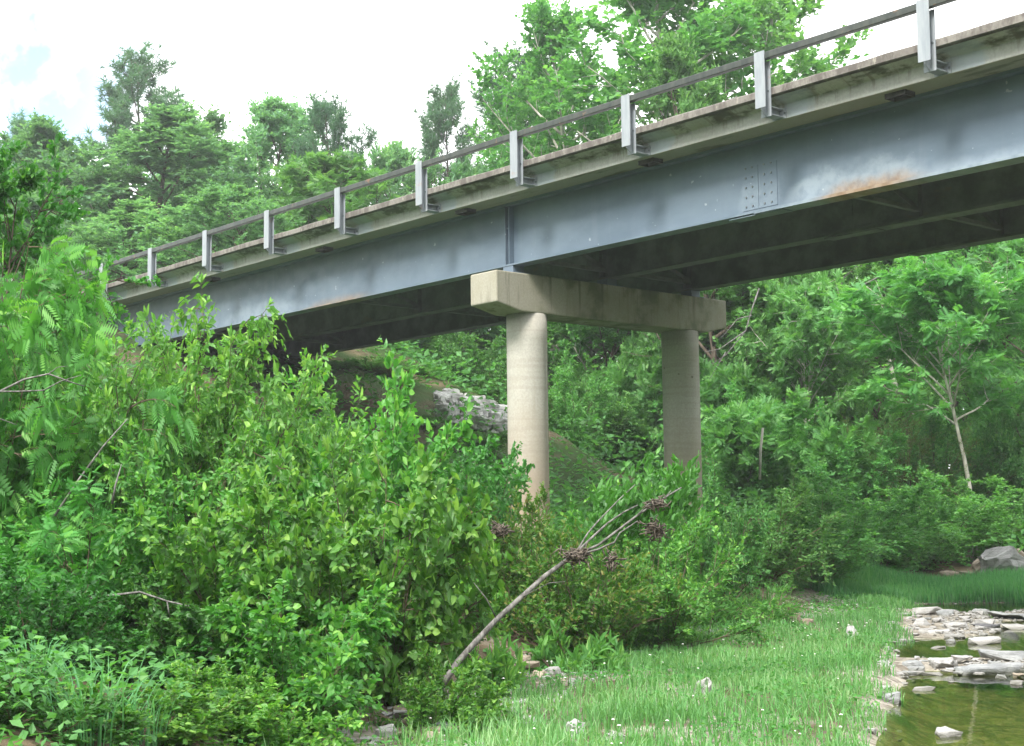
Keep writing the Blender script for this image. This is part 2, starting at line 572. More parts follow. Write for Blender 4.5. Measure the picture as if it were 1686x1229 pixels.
def girder_material():
    t = NT('girder_paint')
    p = t.pos()
    x = sep(t, p)
    big = t.noise(t.mapped(p, (0.5, 1, 1.2)), 1.0, 5, 0.6)
    c = t.mix(t.smooth(big, 0.3, 0.7), (0.090, 0.127, 0.172), (0.135, 0.180, 0.232))
    streak = t.noise(t.mapped(p, (4.5, 1, 0.4)), 1.0, 5, 0.65)
    c = t.mix(t.math('MULTIPLY', t.smooth(streak, 0.5, 0.75), 0.16), c, (0.19, 0.225, 0.265))
    dirt = t.noise(t.mapped(p, (2.0, 1, 2.0)), 1.0, 6, 0.7)
    c = t.mix(t.math('MULTIPLY', t.smooth(dirt, 0.56, 0.76), 0.18), c, (0.10, 0.125, 0.15))
    zb = t.math('SUBTRACT', x[2], 6.44)
    n1 = t.noise(t.mapped(p, (2.2, 1, 2.6)), 1.0, 5, 0.62)
    n2 = t.noise(t.mapped(p, (5, 1, 5)), 1.0, 4, 0.6)

    def patch(x0, x1, hgt, fade):
        a = t.math('MULTIPLY', t.smooth(x[0], x0 - fade, x0 + fade), t.smooth(x[0], x1 + fade * 2, x1 - fade))
        h = t.math('MULTIPLY', a, t.math('MULTIPLY_ADD', n1, hgt * 1.5, hgt * 0.25))
        d = t.math('SUBTRACT', h, zb)
        return t.math('MULTIPLY', t.smooth(d, -0.10, 0.16), a)
    # repainted paler patches along the bottom of the web
    pale = t.math('MAXIMUM', patch(-3.2, -0.9, 0.42, 0.35), patch(-0.9, 3.2, 0.14, 0.5))
    pale = t.math('MAXIMUM', pale, t.math('MULTIPLY', patch(-20.5, -17.2, 0.40, 0.8), 0.6))
    pale = t.math('MAXIMUM', pale, t.math('MULTIPLY', patch(-4.15, -3.3, 0.45, 0.12), 0.45))
    c = t.mix(t.math('MULTIPLY', pale, t.smooth(n2, 0.25, 0.6, 0.25, 0.75)), c, (0.27, 0.325, 0.38))
    rust = t.math('MAXIMUM', patch(-2.45, -1.0, 0.17, 0.32), t.math('MULTIPLY', patch(-16.6, -14.6, 0.11, 0.5), 0.8))
    rc = t.mix(t.smooth(n2, 0.35, 0.65), (0.20, 0.125, 0.068), (0.29, 0.205, 0.13))
    c = t.mix(t.math('MULTIPLY', rust, t.smooth(n1, 0.3, 0.62, 0.6, 0.95)), c, rc)
    sp = t.noise(p, 9, 2, 0.4)
    c = t.mix(t.math('MULTIPLY', t.smooth(sp, 0.74, 0.78), 0.4), c, (0.50, 0.54, 0.58))
    fine = t.noise(p, 4, 3)
    pr = t.principled(c, t.smooth(fine, 0.3, 0.7, 0.42, 0.6), 0.45, bump=t.noise(t.mapped(p, (0.8, 1, 2)), 1.0, 3), bump_d=0.02, bump_s=0.25)
    return t.finish(pr)


M['girder'] = girder_material()


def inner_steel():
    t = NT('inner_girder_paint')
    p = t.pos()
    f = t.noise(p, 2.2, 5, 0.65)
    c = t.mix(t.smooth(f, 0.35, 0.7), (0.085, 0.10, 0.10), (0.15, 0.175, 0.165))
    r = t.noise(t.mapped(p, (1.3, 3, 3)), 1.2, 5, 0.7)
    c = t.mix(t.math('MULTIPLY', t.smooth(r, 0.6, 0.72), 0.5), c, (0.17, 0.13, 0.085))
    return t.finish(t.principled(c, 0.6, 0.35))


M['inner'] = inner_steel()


def paint(name, c1, c2, rough=0.45, rust=0.0):
    t = NT(name)
    p = t.pos()
    f = t.noise(t.mapped(p, (6, 6, 1.2)), 1.5, 5, 0.6)
    c = t.mix(t.smooth(f, 0.3, 0.7), c1, c2)
    if rust:
        r = t.noise(p, 3.0, 5, 0.7)
        c = t.mix(t.math('MULTIPLY', t.smooth(r, 0.60, 0.70), rust), c, (0.32, 0.16, 0.08))
    return t.finish(t.principled(c, rough, 0.45))


M['post'] = paint('post_paint', (0.23, 0.255, 0.285), (0.31, 0.335, 0.36), 0.5, 0.35)
M['rail'] = paint('rail_paint', (0.030, 0.038, 0.035), (0.06, 0.066, 0.058), 0.5, 0.5)
M['bolt'] = paint('bolt_steel', (0.10, 0.115, 0.125), (0.16, 0.18, 0.19), 0.5)
M['dark'] = paint('drain_iron', (0.035, 0.032, 0.03), (0.07, 0.06, 0.055), 0.7)


def rock_mat(name, c1, c2, c3):
    t = NT(name)
    o = t.obj()
    oi = t.n('ObjectInfo')
    off = t.n('VectorMath'); off.operation = 'ADD'
    t.l(o, off.inputs[0])
    cmb = t.n('CombineXYZ'); t.l(t.math('MULTIPLY', oi.outputs['Random'], 37.0), cmb.inputs[0])
    t.l(cmb.outputs[0], off.inputs[1])
    v = off.outputs[0]
    a = t.noise(v, 3.5, 6, 0.65)
    b = t.noise(t.mapped(v, (2, 2, 11)), 1.8, 5, 0.6)
    g = t.noise(v, 55, 3, 0.6)
    c = t.mix(t.smooth(a, 0.35, 0.66), c1, c2)
    c = t.mix(t.math('MULTIPLY', t.smooth(b, 0.5, 0.7), 0.6), c, c3)
    c = t.mix(t.math('MULTIPLY', t.smooth(g, 0.55, 0.75), 0.3), c, [q * 0.6 for q in c3])
    wet = t.smooth(sep(t, t.pos())[2], 0.06, 0.015)
    c = t.mix(t.math('MULTIPLY', wet, 0.55), c, (0.10, 0.095, 0.07))
    h = t.math('ADD', t.math('MULTIPLY', a, 0.5), t.math('ADD', t.math('MULTIPLY', b, 0.4), t.math('MULTIPLY', g, 0.2)))
    return t.finish(t.principled(c, 0.8, 0.3, bump=h, bump_d=0.05, bump_s=0.8))


M['rock'] = rock_mat('pale_limestone', (0.28, 0.272, 0.265), (0.41, 0.40, 0.395), (0.165, 0.16, 0.155))
M['rock_white'] = rock_mat('white_broken_rock', (0.42, 0.41, 0.40), (0.62, 0.61, 0.59), (0.22, 0.21, 0.20))
M['rock_grey'] = rock_mat('grey_slate', (0.19, 0.198, 0.205), (0.31, 0.315, 0.315), (0.12, 0.12, 0.125))
M['rock_dark'] = rock_mat('dark_rock', (0.07, 0.07, 0.08), (0.15, 0.145, 0.15), (0.04, 0.04, 0.045))
M['rock_brown'] = rock_mat('brown_rock', (0.24, 0.19, 0.14), (0.38, 0.32, 0.26), (0.13, 0.10, 0.08))


def ground_material():
    t = NT('ground_soil')
    p = t.pos()
    x = sep(t, p)
    a = t.noise(p, 1.4, 6, 0.65)
    peb = t.n('TexVoronoi'); peb.inputs['Scale'].default_value = 13; t.l(p, peb.inputs['Vector'])
    pebc = t.n('SeparateColor'); t.l(peb.outputs['Color'], pebc.inputs[0])
    f = t.noise(p, 22, 4, 0.7)
    c = t.mix(t.smooth(a, 0.35, 0.65), (0.085, 0.062, 0.040), (0.165, 0.125, 0.082))
    c = t.mix(t.smooth(f, 0.5, 0.75), c, (0.05, 0.055, 0.02))
    grav = t.mix(pebc.outputs[0], (0.15, 0.13, 0.105), (0.40, 0.365, 0.315))
    gm = t.smooth(t.noise(p, 0.7, 4, 0.6), 0.46, 0.58)
    low = t.smooth(x[2], 0.42, 0.22)
    c = t.mix(t.math('MULTIPLY', gm, low), c, grav)
    c = t.mix(t.math('MULTIPLY', t.smooth(x[2], 0.10, 0.05), t.smooth(f, 0.3, 0.55, 0.55, 0.95)), c, grav)
    # green turf under the trees on higher ground
    c = t.mix(t.math('MULTIPLY', t.smooth(t.noise(p, 0.5, 5, 0.6), 0.35, 0.6), t.smooth(x[2], 0.5, 1.0)), c, (0.045, 0.085, 0.022))
    # stream bed: algae and silt on stones
    alg = t.noise(t.mapped(p, (1.6, 1.6, 1)), 2.0, 6, 0.7, 0.6)
    bed = t.mix(t.smooth(alg, 0.36, 0.66), (0.080, 0.105, 0.036), (0.20, 0.205, 0.080))
    bed = t.mix(t.math('MULTIPLY', t.smooth(pebc.outputs[1], 0.6, 1.0), 0.6), bed, (0.30, 0.26, 0.14))
    bed = t.mix(t.smooth(t.noise(p, 1.1, 4), 0.54, 0.66), bed, (0.065, 0.125, 0.035))
    c = t.mix(t.smooth(x[2], 0.03, -0.06), c, bed)
    h = t.math('ADD', f, t.math('MULTIPLY', peb.outputs['Distance'], -1.2))
    return t.finish(t.principled(c, 0.95, 0.2, bump=h, bump_d=0.04, bump_s=0.7))


M['ground'] = ground_material()


def water_material():
    t = NT('creek_water')
    p = t.pos()
    w = t.noise(t.mapped(p, (2.2, 2.2, 1)), 2.0, 3, 0.5)
    b = t.n('Bump'); b.inputs['Strength'].default_value = 0.10; b.inputs['Distance'].default_value = 0.012
    t.l(w, b.inputs['Height'])
    tr = t.n('BsdfTransparent'); tr.inputs['Color'].default_value = (0.78, 0.86, 0.58, 1)
    gl = t.n('BsdfGlossy'); gl.inputs['Roughness'].default_value = 0.02
    t.l(b.outputs[0], gl.inputs['Normal'])
    fr = t.n('Fresnel'); fr.inputs['IOR'].default_value = 1.33; t.l(b.outputs[0], fr.inputs['Normal'])
    mx = t.n('MixShader'); t.l(fr.outputs[0], mx.inputs[0]); t.l(tr.outputs[0], mx.inputs[1]); t.l(gl.outputs[0], mx.inputs[2])
    return t.finish(mx)


M['water'] = water_material()
_t = NT('asphalt'); _p = _t.pos()
M['asphalt'] = _t.finish(_t.principled(_t.mix(_t.noise(_p, 60, 3), (0.035, 0.035, 0.037), (0.075, 0.074, 0.072)), 0.9, 0.3))

# ------------------------------------------------------------------ ground, water, road
def spread(lo, hi, core_lo, core_hi, step, growth=1.16):
    a = list(np.arange(core_lo, core_hi + 1e-6, step))
    st = step
    x = a[-1]
    while x < hi:
        st *= growth; x += st; a.append(min(x, hi))
    st = step; x = a[0]
    left = []
    while x > lo:
        st *= growth; x -= st; left.append(max(x, lo))
    return np.array(left[::-1] + a)


ss = spread(-700, 700, -14, 16, 0.22)
dd = spread(-250, 900, 5, 48, 0.24)
SS, DD = np.meshgrid(ss, dd)
gx, gy = to_xy(SS, DD)
gz = height(gx, gy)
gv = np.stack([gx, gy, gz], -1).reshape(-1, 3)
ny, nx = SS.shape
ii = (np.arange(ny - 1)[:, None] * nx + np.arange(nx - 1)[None, :]).ravel()
gme = np_mesh('ground', gv, [np.stack([ii, ii + 1, ii + nx + 1, ii + nx], -1)], smooth=True)
tag(link('ground', gme, M['ground']), kind='structure')

wx = []
for s_, d_ in ((-8, -30), (30, -30), (30, 30.5), (-8, 30.5)):
    wx.append((*to_xy(s_, d_), 0.0))
wme = bpy.data.meshes.new('water'); wme.from_pydata(wx, [], [(0, 1, 2, 3)])
tag(link('water', wme, M['water']), kind='structure')

rme = MB().box(-140, -27.9, 0.6, 6.0, 7.30, 7.62).mesh('road')
tag(link('road', rme, M['asphalt']), kind='structure')

# ------------------------------------------------------------------ bridge
X0, X1 = -27.4, 24.0
bridge = empty('girder_bridge', (0, 0, 0))
tag(bridge, 'long road bridge of blue-grey steel girders under a concrete deck with a steel handrail', 'bridge')
YC = 3.65                                 # centre line of the deck
Z_TOP, Z_NOSE, Z_LEDGE, Z_SOFF = 8.035, 7.925, 7.835, 7.605


def mirror(pts):
    return [(2 * YC - y, z) for y, z in pts][::-1]


half = [(YC, Z_SOFF + 0.004), (0.45, Z_SOFF), (0.45, Z_LEDGE), (0.215, Z_NOSE - 0.012), (0.52, Z_NOSE - 0.012), (0.52, 7.80), (YC, 7.84)]
# deck slab: fascia, sloping overhang under each curb, roadway
sl = MB()
prof = [(0.45, Z_SOFF), (0.45, Z_LEDGE - 0.01), (0.222, Z_NOSE - 0.016), (0.60, Z_NOSE - 0.016), (0.60, 7.80), (YC, 7.84)]
prof = prof + [(2 * YC - y, z) for y, z in prof[:-1]][::-1]
sl.prism(prof[::-1], 'x', X0, X1)
sl.build('deck_slab', M['fascia'], bridge, bevel=0.012)
for sgn in (0, 1):
    # the curb nose along the edge of the deck, slightly uneven
    n = 130
    xs = np.linspace(X0, X1, n)
    pr = [(0.150, Z_NOSE), (0.20, Z_NOSE - 0.010), (0.205, Z_NOSE), (0.66, Z_NOSE), (0.60, Z_TOP), (0.162, Z_TOP), (0.15, Z_TOP - 0.015)]
    vs = []; fs = []
    k = len(pr)
    rr = random.Random(5)
    for xi in xs:
        j1, j2 = rr.uniform(-0.006, 0.006), rr.uniform(-0.008, 0.008)
        for q, (y, z) in enumerate(pr):
            yy = y + (j1 if y < 0.3 else 0); zz = z + (j2 if q in (5, 6) else 0)
            vs.append((xi, 2 * YC - yy if sgn else yy, zz))
    for i in range(n - 1):
        for j in range(k):
            j2_ = (j + 1) % k
            fs.append((i * k + j, (i + 1) * k + j, (i + 1) * k + j2_, i * k + j2_))
    fs.append(tuple(range(k))); fs.append(tuple(range((n - 1) * k, n * k))[::-1])
    MB().add(vs, fs).build('curb', M['curb'], bridge)

BOLT_ME = MB().cyl((0, 0, 0), (0, -1, 0), 0.016, 0.014, 6).mesh('bolt')
BOLT_ME.materials.append(M['bolt'])
Z_FL, Z_WB = 6.395, 6.435                  # underside and top of the bottom flange
ZT = 7.60
GY = [1.06, 3.52, 5.98]
CAPX, CAPW = -9.27, 0.76
for gi, yw in enumerate(GY):
    g = MB()
    g.box(X0 + 0.3, X1, yw - 0.008, yw + 0.008, Z_WB, ZT - 0.045)
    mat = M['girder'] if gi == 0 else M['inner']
    gr = g.build('girder', mat, bridge)
    gr['label'] = ['blue-grey outer girder with rust along its bottom edge', 'dark girder in the middle under the deck', 'dark girder at the far side under the deck'][gi]
    fl = MB()
    # bottom flange: thicker beyond the splice
    fl.box(X0 + 0.3, -3.72, yw - 0.15, yw + 0.15, Z_FL + 0.010, Z_WB)
    fl.box(-3.718, X1, yw - 0.165, yw + 0.165, Z_FL - 0.006, Z_WB)
    fl.box(-4.25, -3.19, yw - 0.13, yw + 0.13, Z_FL - 0.022, Z_FL - 0.0065)
    fl.box(X0 + 0.3, X1, yw - 0.14, yw + 0.14, ZT - 0.044, ZT + 0.003)
    fl.build('flange', mat, gr)
    def stiff(x_, t_, y0_, y1_):
        MB().box(x_ - t_, x_ + t_, y0_, y1_, Z_WB, ZT - 0.046).build('stiffener', mat, gr)
    for xs_ in (CAPX - CAPW / 2 + 0.02, CAPX - CAPW / 2 - 0.09):
        stiff(xs_, 0.008, yw - 0.13, yw - 0.009)
        stiff(xs_, 0.008, yw + 0.009, yw + 0.13)
    for xs_ in (-2.4, -15.75, 4.3, 11.0, -22.4):
        stiff(xs_, 0.006, yw + 0.009, yw + 0.12)
        if gi: stiff(xs_, 0.006, yw - 0.12, yw - 0.009)
    for xa, xb in ((-4.06, -3.735), (-3.725, -3.36)):
        spo = MB().box(xa, xb, yw - 0.017, yw - 0.0085, 6.50, 7.20).build('splice_plate', mat, gr)
        if gi == 0:
            for bx in ((-3.98, -3.85) if xa < -4 else (-3.61, -3.47)):
                for bz in np.arange(6.56, 7.2, 0.155):
                    b_ = link('bolt', BOLT_ME, None, spo)
                    b_.location = (bx, yw - 0.017, bz)
# cross frames between the girders: bottom strut, diagonal and top strut
for xs_ in (-2.4, -15.75, 4.3, 11.0, -22.4, CAPX - 0.38 + 0.1):
    for a, b in ((GY[0], GY[1]), (GY[1], GY[2])):
        cf = MB().bar((xs_, a + 0.13, 6.56), (xs_, b - 0.13, 6.56), 0.09, 0.07).build('cross_frame', M['inner'], bridge)
        MB().bar((xs_ + 0.05, a + 0.1, 6.62), (xs_ + 0.05, b - 0.1, 7.42), 0.012, 0.08).build('diagonal', M['inner'], cf)
        MB().bar((xs_ - 0.05, a + 0.1, 7.42), (xs_ - 0.05, b - 0.1, 6.62), 0.012, 0.08).build('diagonal', M['inner'], cf)
# bearings on the pier
for yw in GY:
    be = MB()
    be.box(CAPX - 0.62, CAPX - 0.14, yw - 0.22, yw + 0.22, 6.229, 6.262)
    be.box(CAPX - 0.52, CAPX - 0.24, yw - 0.14, yw + 0.14, 6.262, Z_FL - 0.0065 + 0.015)
    for dx in (-0.57, -0.19):
        be.cyl((CAPX + dx + 0.0, yw - 0.185, 6.262), (0, 0, 1), 0.018, 0.07, 6)
    be.build('bearing', M['girder'], bridge)
# deck drains hanging under the overhang
for xd in (-0.85, -5.7, -10.6, -15.5, -20.4, 4.0):
    dr = MB()
    y0, y1, z0 = 0.56, 0.80, Z_SOFF - 0.07
    dr.box(xd - 0.17, xd + 0.17, y0, y0 + 0.02, z0, Z_SOFF + 0.01)
    dr.box(xd - 0.17, xd + 0.17, y1 - 0.02, y1, z0, Z_SOFF + 0.01)
    dr.box(xd - 0.17, xd - 0.15, y0 + 0.021, y1 - 0.021, z0, Z_SOFF + 0.01)
    dr.box(xd + 0.15, xd + 0.17, y0 + 0.021, y1 - 0.021, z0, Z_SOFF + 0.01)
    dr.box(xd - 0.149, xd + 0.149, y0 + 0.021, y1 - 0.021, Z_SOFF - 0.012, Z_SOFF - 0.006)
    dr.build('deck_drain', M['dark'], bridge)
# handrail and posts
MB().box(X0, X1, 0.018, 0.120, 8.445, 8.552).build('handrail', M['rail'], bridge, bevel=0.012)
pf = MB()
pf.box(-0.095, 0.095, 0.0, 0.014, 7.717, 8.572)                                   # outer flange
pf.box(-0.006, 0.006, 0.0145, 0.1295, 7.69, 8.44)                                 # web
pf.prism([(0.0145, 7.689), (0.1295, 7.689), (0.1295, 7.60)], 'x', -0.0055, 0.0055)  # bevelled foot
pf.box(-0.095, 0.095, 0.130, 0.144, 7.60, 8.44)                                   # inner flange
post_me = pf.mesh('rail_post'); post_me.materials.append(M['post'])
bf = MB()
bf.box(-0.006, 0.006, 0.1445, 0.435, 7.64, 7.74)
bf.box(-0.085, 0.085, 0.1445, 0.435, 7.7405, 7.754)
bf.box(-0.085, 0.085, 0.1445, 0.435, 7.626, 7.6395)
bf.box(-0.13, 0.13, 0.4352, 0.449, 7.612, 7.772)
br_me = bf.mesh('post_bracket'); br_me.materials.append(M['post'])
rr = random.Random(11)
for k in range(-2, 10):
    p = link('rail_post', post_me, None, bridge)
    p.location = (-POST_STEP * k, 0, 0)
    p.rotation_euler = (0, rad(rr.uniform(-0.5, 0.5)), 0)
    p.location.x -= 0
    # keep the rotation about the deck edge
    p.delta_location = (0, 0, 0)
    p.location.x += -math.tan(p.rotation_euler.y) * 8.0
    b = link('post_bracket', br_me, None, p)
    for bx, by, bz in ((0.055, 0.130, 7.985), (-0.055, 0.130, 7.985), (-0.11, 0.435, 7.69), (0.108, 0.435, 7.69)):
        link('bolt', BOLT_ME, None, p).location = (bx, by, bz)

# ------------------------------------------------------------------ pier
pier = empty('bridge_pier', (CAPX - CAPW / 2, 3.5, 0.8))
tag(pier, 'pale concrete pier of two round columns under a long stained cap beam', 'bridge pier')
inv = Matrix.Translation(-pier.location)


def under(o, par, loc):
    o.parent = par
    o.location = -Vector(loc)
    return o


ZC, H1, H2, LC, TAP = 6.225, 0.588, 0.72, 6.362, 0.60
Y0 = 0.31
capm = MB()
capm.prism([(Y0, ZC), (Y0, ZC - H1), (Y0 + TAP, ZC - H2), (Y0 + LC - TAP, ZC - H2), (Y0 + LC, ZC - H1), (Y0 + LC, ZC)], 'x', CAPX - CAPW, CAPX)
under(capm.build('cap_beam', M['cap'], None, bevel=0.025), pier, pier.location)
for yk in (1.37, 5.62):
    cm = MB()
    zs = np.concatenate([np.linspace(-0.6, ZC - H2 + 0.004, 14)])
    cx = CAPX - CAPW / 2
    cm.tube([(cx, yk, z) for z in zs], [0.385] * len(zs), 56)
    co = cm.build('column', M['column'], None, smooth=True)
    under(co, pier, pier.location)
    seam = MB()
    a = math.radians(28) if yk < 3 else math.radians(24)
    px, py = cx + 0.383 * math.cos(a), yk + 0.383 * math.sin(a)
    seam.box(px - 0.007, px + 0.007, py - 0.007, py + 0.007, 0.0, ZC - H2 - 0.01)
    so = seam.build('form_seam', M['column'], None)
    so.parent = co

# abutment at the end of the bridge, mostly behind bushes
ab = MB()
ab.box(-28.2, -27.0, 0.2, 7.1, 4.6, 6.37)
ab.box(-28.2, -27.45, 0.2, 7.1, 6.3705, 7.60)
ab.box(-31.0, -27.46, -0.1, 0.199, 5.4, 7.98)
ab.box(-31.0, -27.46, 7.101, 7.4, 5.4, 7.98)
tag(ab.build('abutment', M['plainc'], None, bevel=0.02), 'concrete abutment holding the far left end of the bridge, half hidden by bushes', 'abutment')

# ------------------------------------------------------------------ foliage generator
LEAF = {
    # near leaf: folded, pointed, seven points
    'near': (np.array([(0, 0, 0), (.45, 0, -.01), (1, 0, -.14), (.28, .5, .07), (.66, .40, .0), (.28, -.5, .07), (.66, -.40, .0)]),
             [np.array([(0, 1, 4, 3), (0, 5, 6, 1)]), np.array([(1, 2, 4), (1, 6, 2)])]),
    'far': (np.array([(0, 0, 0), (.45, .5, .06), (1, 0, -.10), (.45, -.5, .06)]), [np.array([(0, 2, 1), (0, 3, 2)])]),
}


def _pinnate(pairs, droop=0.25, lw=0.30, ll=0.36):
    vs = []; fs = []
    for i in range(pairs * 2 + 1):
        if i == pairs * 2:
            t, sd, ax = 1.0, 0, np.array([1, 0, -droop])
        else:
            t = 0.16 + 0.84 * (i // 2) / pairs
            sd = 1 if i % 2 else -1
            ax = np.array([0.45, 0.9 * sd, -0.35])
        ax = ax / np.linalg.norm(ax)
        base = np.array([t * 0.8, 0, -droop * t * t])
        sz = ll * (1 - 0.35 * abs(t - 0.45))
        y = np.cross([0, 0, 1], ax); y = y / np.linalg.norm(y)
        b = len(vs)
        vs += [base, base + ax * sz * .45 + y * sz * lw * .5, base + ax * sz, base + ax * sz * .45 - y * sz * lw * .5]
        fs += [(b, b + 2, b + 1), (b, b + 3, b + 2)]
    return np.array(vs), [np.array(fs)]


LEAF['pinnate'] = _pinnate(7)
LEAF['feather'] = _pinnate(5, 0.2, 0.36, 0.42)


def _needles(n, seed):
    r = np.random.default_rng(seed)
    vs = []; fs = []
    for i in range(n):
        d = nrm(np.array([r.uniform(0.1, 1.1), r.normal() * 0.75, r.normal() * 0.75]))
        y = nrm(np.cross(d, r.normal(size=3)))
        o = np.array([r.uniform(0, .45), 0, 0])
        b = len(vs)
        vs += [o - y * .05, o + y * .05, o + d * r.uniform(.7, 1)]
        fs.append((b, b + 1, b + 2))
    return np.array(vs), [np.array(fs)]


LEAF['needle'] = _needles(16, 2)


def leaf_mesh(name, kind, P, X, N, S, Wd, T):
    """leaves of one kind placed at P, along X, facing N, size S, width Wd, tint T"""
    tv, tf = LEAF[kind]
    X = nrm(X); Y = nrm(np.cross(N, X)); Z = np.cross(X, Y)
    n, k = len(P), len(tv)
    S = S[:, None]
    if kind in ('near', 'far'):
        yw = Wd[:, None]
    else:
        yw = np.ones((n, 1))
    v = (P[:, None, :] + (S * tv[None, :, 0])[:, :, None] * X[:, None, :] + (S * yw * tv[None, :, 1])[:, :, None] * Y[:, None, :]
         + (S * tv[None, :, 2])[:, :, None] * Z[:, None, :])
    off = (np.arange(n) * k)[:, None, None]
    fl = []; tl = []
    for f in tf:
        ff = (off + f[None]).reshape(-1, f.shape[1])
        fl.append(ff); tl.append(np.repeat(T, len(f)))
    return np_mesh(name, v.reshape(-1, 3), fl, np.clip(np.concatenate(tl), 0, 1))


def twig_leaves(r, A, D, Ln, m, size, spread_=0.9, up=0.25, hang=0.0, jit=0.35, tip_young=True, flat=0.6):
    """alternate leaves along many twigs at once; returns P, X, N, S, T"""
    T_ = len(A)
    t = (np.arange(m)[None, :] + r.random((T_, m)) * 0.6 + 0.3) / m
    D = nrm(D)
    side = nrm(np.cross(D, np.array([0, 0, 1.0]) + 0.15 * r.normal(size=(T_, 3))))
    sg = np.where((np.arange(m) % 2)[None, :] == 0, 1.0, -1.0) * np.ones((T_, 1))
    P = A[:, None, :] + D[:, None, :] * (Ln[:, None] * t)[:, :, None]
    P[:, :, 2] -= hang * (Ln[:, None] * t * t)
    X = D[:, None, :] * 0.7 + side[:, None, :] * (sg * spread_)[:, :, None] + np.array([0, 0, up - hang]) + jit * r.normal(size=(T_, m, 3))
    N = np.array([0, 0, flat]) + 0.55 * r.normal(size=(T_, m, 3)) + 0.25 * D[:, None, :]
    S = size * (0.65 + 0.6 * r.random((T_, m))) * (1.05 - 0.35 * t)
    yng = (t ** 3) * 0.55 * r.random((T_, 1)) if tip_young else 0
    T = np.clip(r.normal(0.42, 0.17, (T_, m)) + yng, 0, 1)
    return P.reshape(-1, 3), X.reshape(-1, 3), N.reshape(-1, 3), S.ravel(), T.ravel()


def path(r, p, d, ln, n, bend=(0, 0, 0), wob=0.15):
    p = np.array(p, float); d = nrm(np.array(d, float))
    pts = [p.copy()]
    bend = np.array(bend, float)
    for i in range(n):
        d = nrm(d + bend / n + wob * r.normal(size=3) / math.sqrt(n))
        p = p + d * ln / n
        pts.append(p.copy())
    return np.array(pts)


def rdir(r, d, ang):
    """direction at roughly ang radians from d"""
    d = nrm(d)
    a = nrm(np.cross(d, r.normal(size=3)))
    return nrm(d * math.cos(ang) + a * math.sin(ang))


def make_shrub(name, seed, H, R, leaf='near', size=0.10, width=0.52, stems=13, secs=9, twigs=4, m=8, hang=0.0, up=0.25, twig_len=0.30,
               rosette=True, low=0.12, upright=0.5, flat=0.6, young=True):
    """returns (stem mesh, foliage mesh); base at the origin"""
    r = np.random.default_rng(seed)
    w = MB()
    A = []; D = []; Ln = []; tips = []
    for i in range(stems):
        a = 2 * math.pi * (i + r.random()) / stems
        lean = r.uniform(0.15, 1.0) * R / H
        d0 = np.array([math.cos(a) * lean, math.sin(a) * lean, 1.0])
        ln = H * r.uniform(0.72, 1.0) * (1.0 if lean < 0.5 * R / H else 0.92)
        b0 = np.array([math.cos(a), math.sin(a), 0]) * r.uniform(0, 0.16) * R
        b0[2] = -0.12
        pts = path(r, b0, d0, ln, 7, (math.cos(a) * 0.5 * R / H, math.sin(a) * 0.5 * R / H, -0.25), 0.28)
        rr0 = 0.010 + 0.006 * H * r.random()
        w.tube(pts, np.linspace(rr0, 0.004, len(pts)), 5)
        tips.append((pts[-1], pts[-1] - pts[-2]))
        for j in range(secs):
            t = low + (1 - low) * (j + r.random()) / secs
            fi = t * 7; i0 = min(int(fi), 6); q = pts[i0] + (pts[i0 + 1] - pts[i0]) * (fi - i0)
            tg = nrm(pts[i0 + 1] - pts[i0])
            out = nrm(np.array([q[0], q[1], 0.0]) + 0.35 * r.normal(size=3))
            d1 = nrm(tg * 0.45 + out * 0.75 + np.array([0, 0, upright]) + 0.45 * r.normal(size=3))
            l1 = H * r.uniform(0.16, 0.34) * (1.15 - 0.45 * t)
            sp = path(r, q, d1, l1, 4, (0, 0, 0.25 - hang), 0.3)
            w.tube(sp, np.linspace(0.006, 0.0025, len(sp)), 3)
            tips.append((sp[-1], sp[-1] - sp[-2]))
            for k in range(twigs):
                u = 0.2 + 0.8 * (k + r.random()) / twigs
                fi2 = u * 4; k0 = min(int(fi2), 3)
                q2 = sp[k0] + (sp[k0 + 1] - sp[k0]) * (fi2 - k0)
                d2 = rdir(r, sp[k0 + 1] - sp[k0], r.uniform(0.4, 1.0)) + np.array([0, 0, 0.18 - 0.3 * hang])
                A.append(q2); D.append(d2); Ln.append(twig_len * r.uniform(0.6, 1.2))
    A = np.array(A); D = np.array(D); Ln = np.array(Ln)
    P, X, N, S, T = twig_leaves(r, A, D, Ln, m, size, hang=hang, up=up, flat=flat, tip_young=young)
    for i in range(0, len(A)):
        e = A[i] + nrm(D[i]) * Ln[i] - np.array([0, 0, hang * Ln[i]])
        if size > 0.05 and i % 2 == 0:
            w.tube([A[i], (A[i] + e) / 2 + [0, 0, 0.02], e], [0.003, 0.0024, 0.0018], 3)
    if rosette:
        tp = np.array([t[0] for t in tips]); td = nrm(np.array([t[1] for t in tips]))
        k = 5
        tp = np.repeat(tp, k, 0); td = np.repeat(td, k, 0)
        X2 = td * 0.8 + np.array([0, 0, 0.45 - hang]) + 0.55 * r.normal(size=td.shape)
        P = np.concatenate([P, tp]); X = np.concatenate([X, X2])
        N = np.concatenate([N, r.normal(size=td.shape) * 0.6 + np.array([0, 0, 0.5])])
        S = np.concatenate([S, size * r.uniform(0.55, 1.05, len(tp))])
        T = np.concatenate([T, np.clip(r.normal(0.72, 0.18, len(tp)), 0, 1) if young else np.clip(r.normal(0.5, 0.15, len(tp)), 0, 1)])
    keep = P[:, 2] > 0.03
    P, X, N, S, T = P[keep], X[keep], N[keep], S[keep], T[keep]
    Wd = width * np.random.default_rng(seed + 1).uniform(0.8, 1.2, len(P))
    return w.mesh(name + '_stems'), leaf_mesh(name + '_leaves', leaf, P, X, N, S, Wd, T)


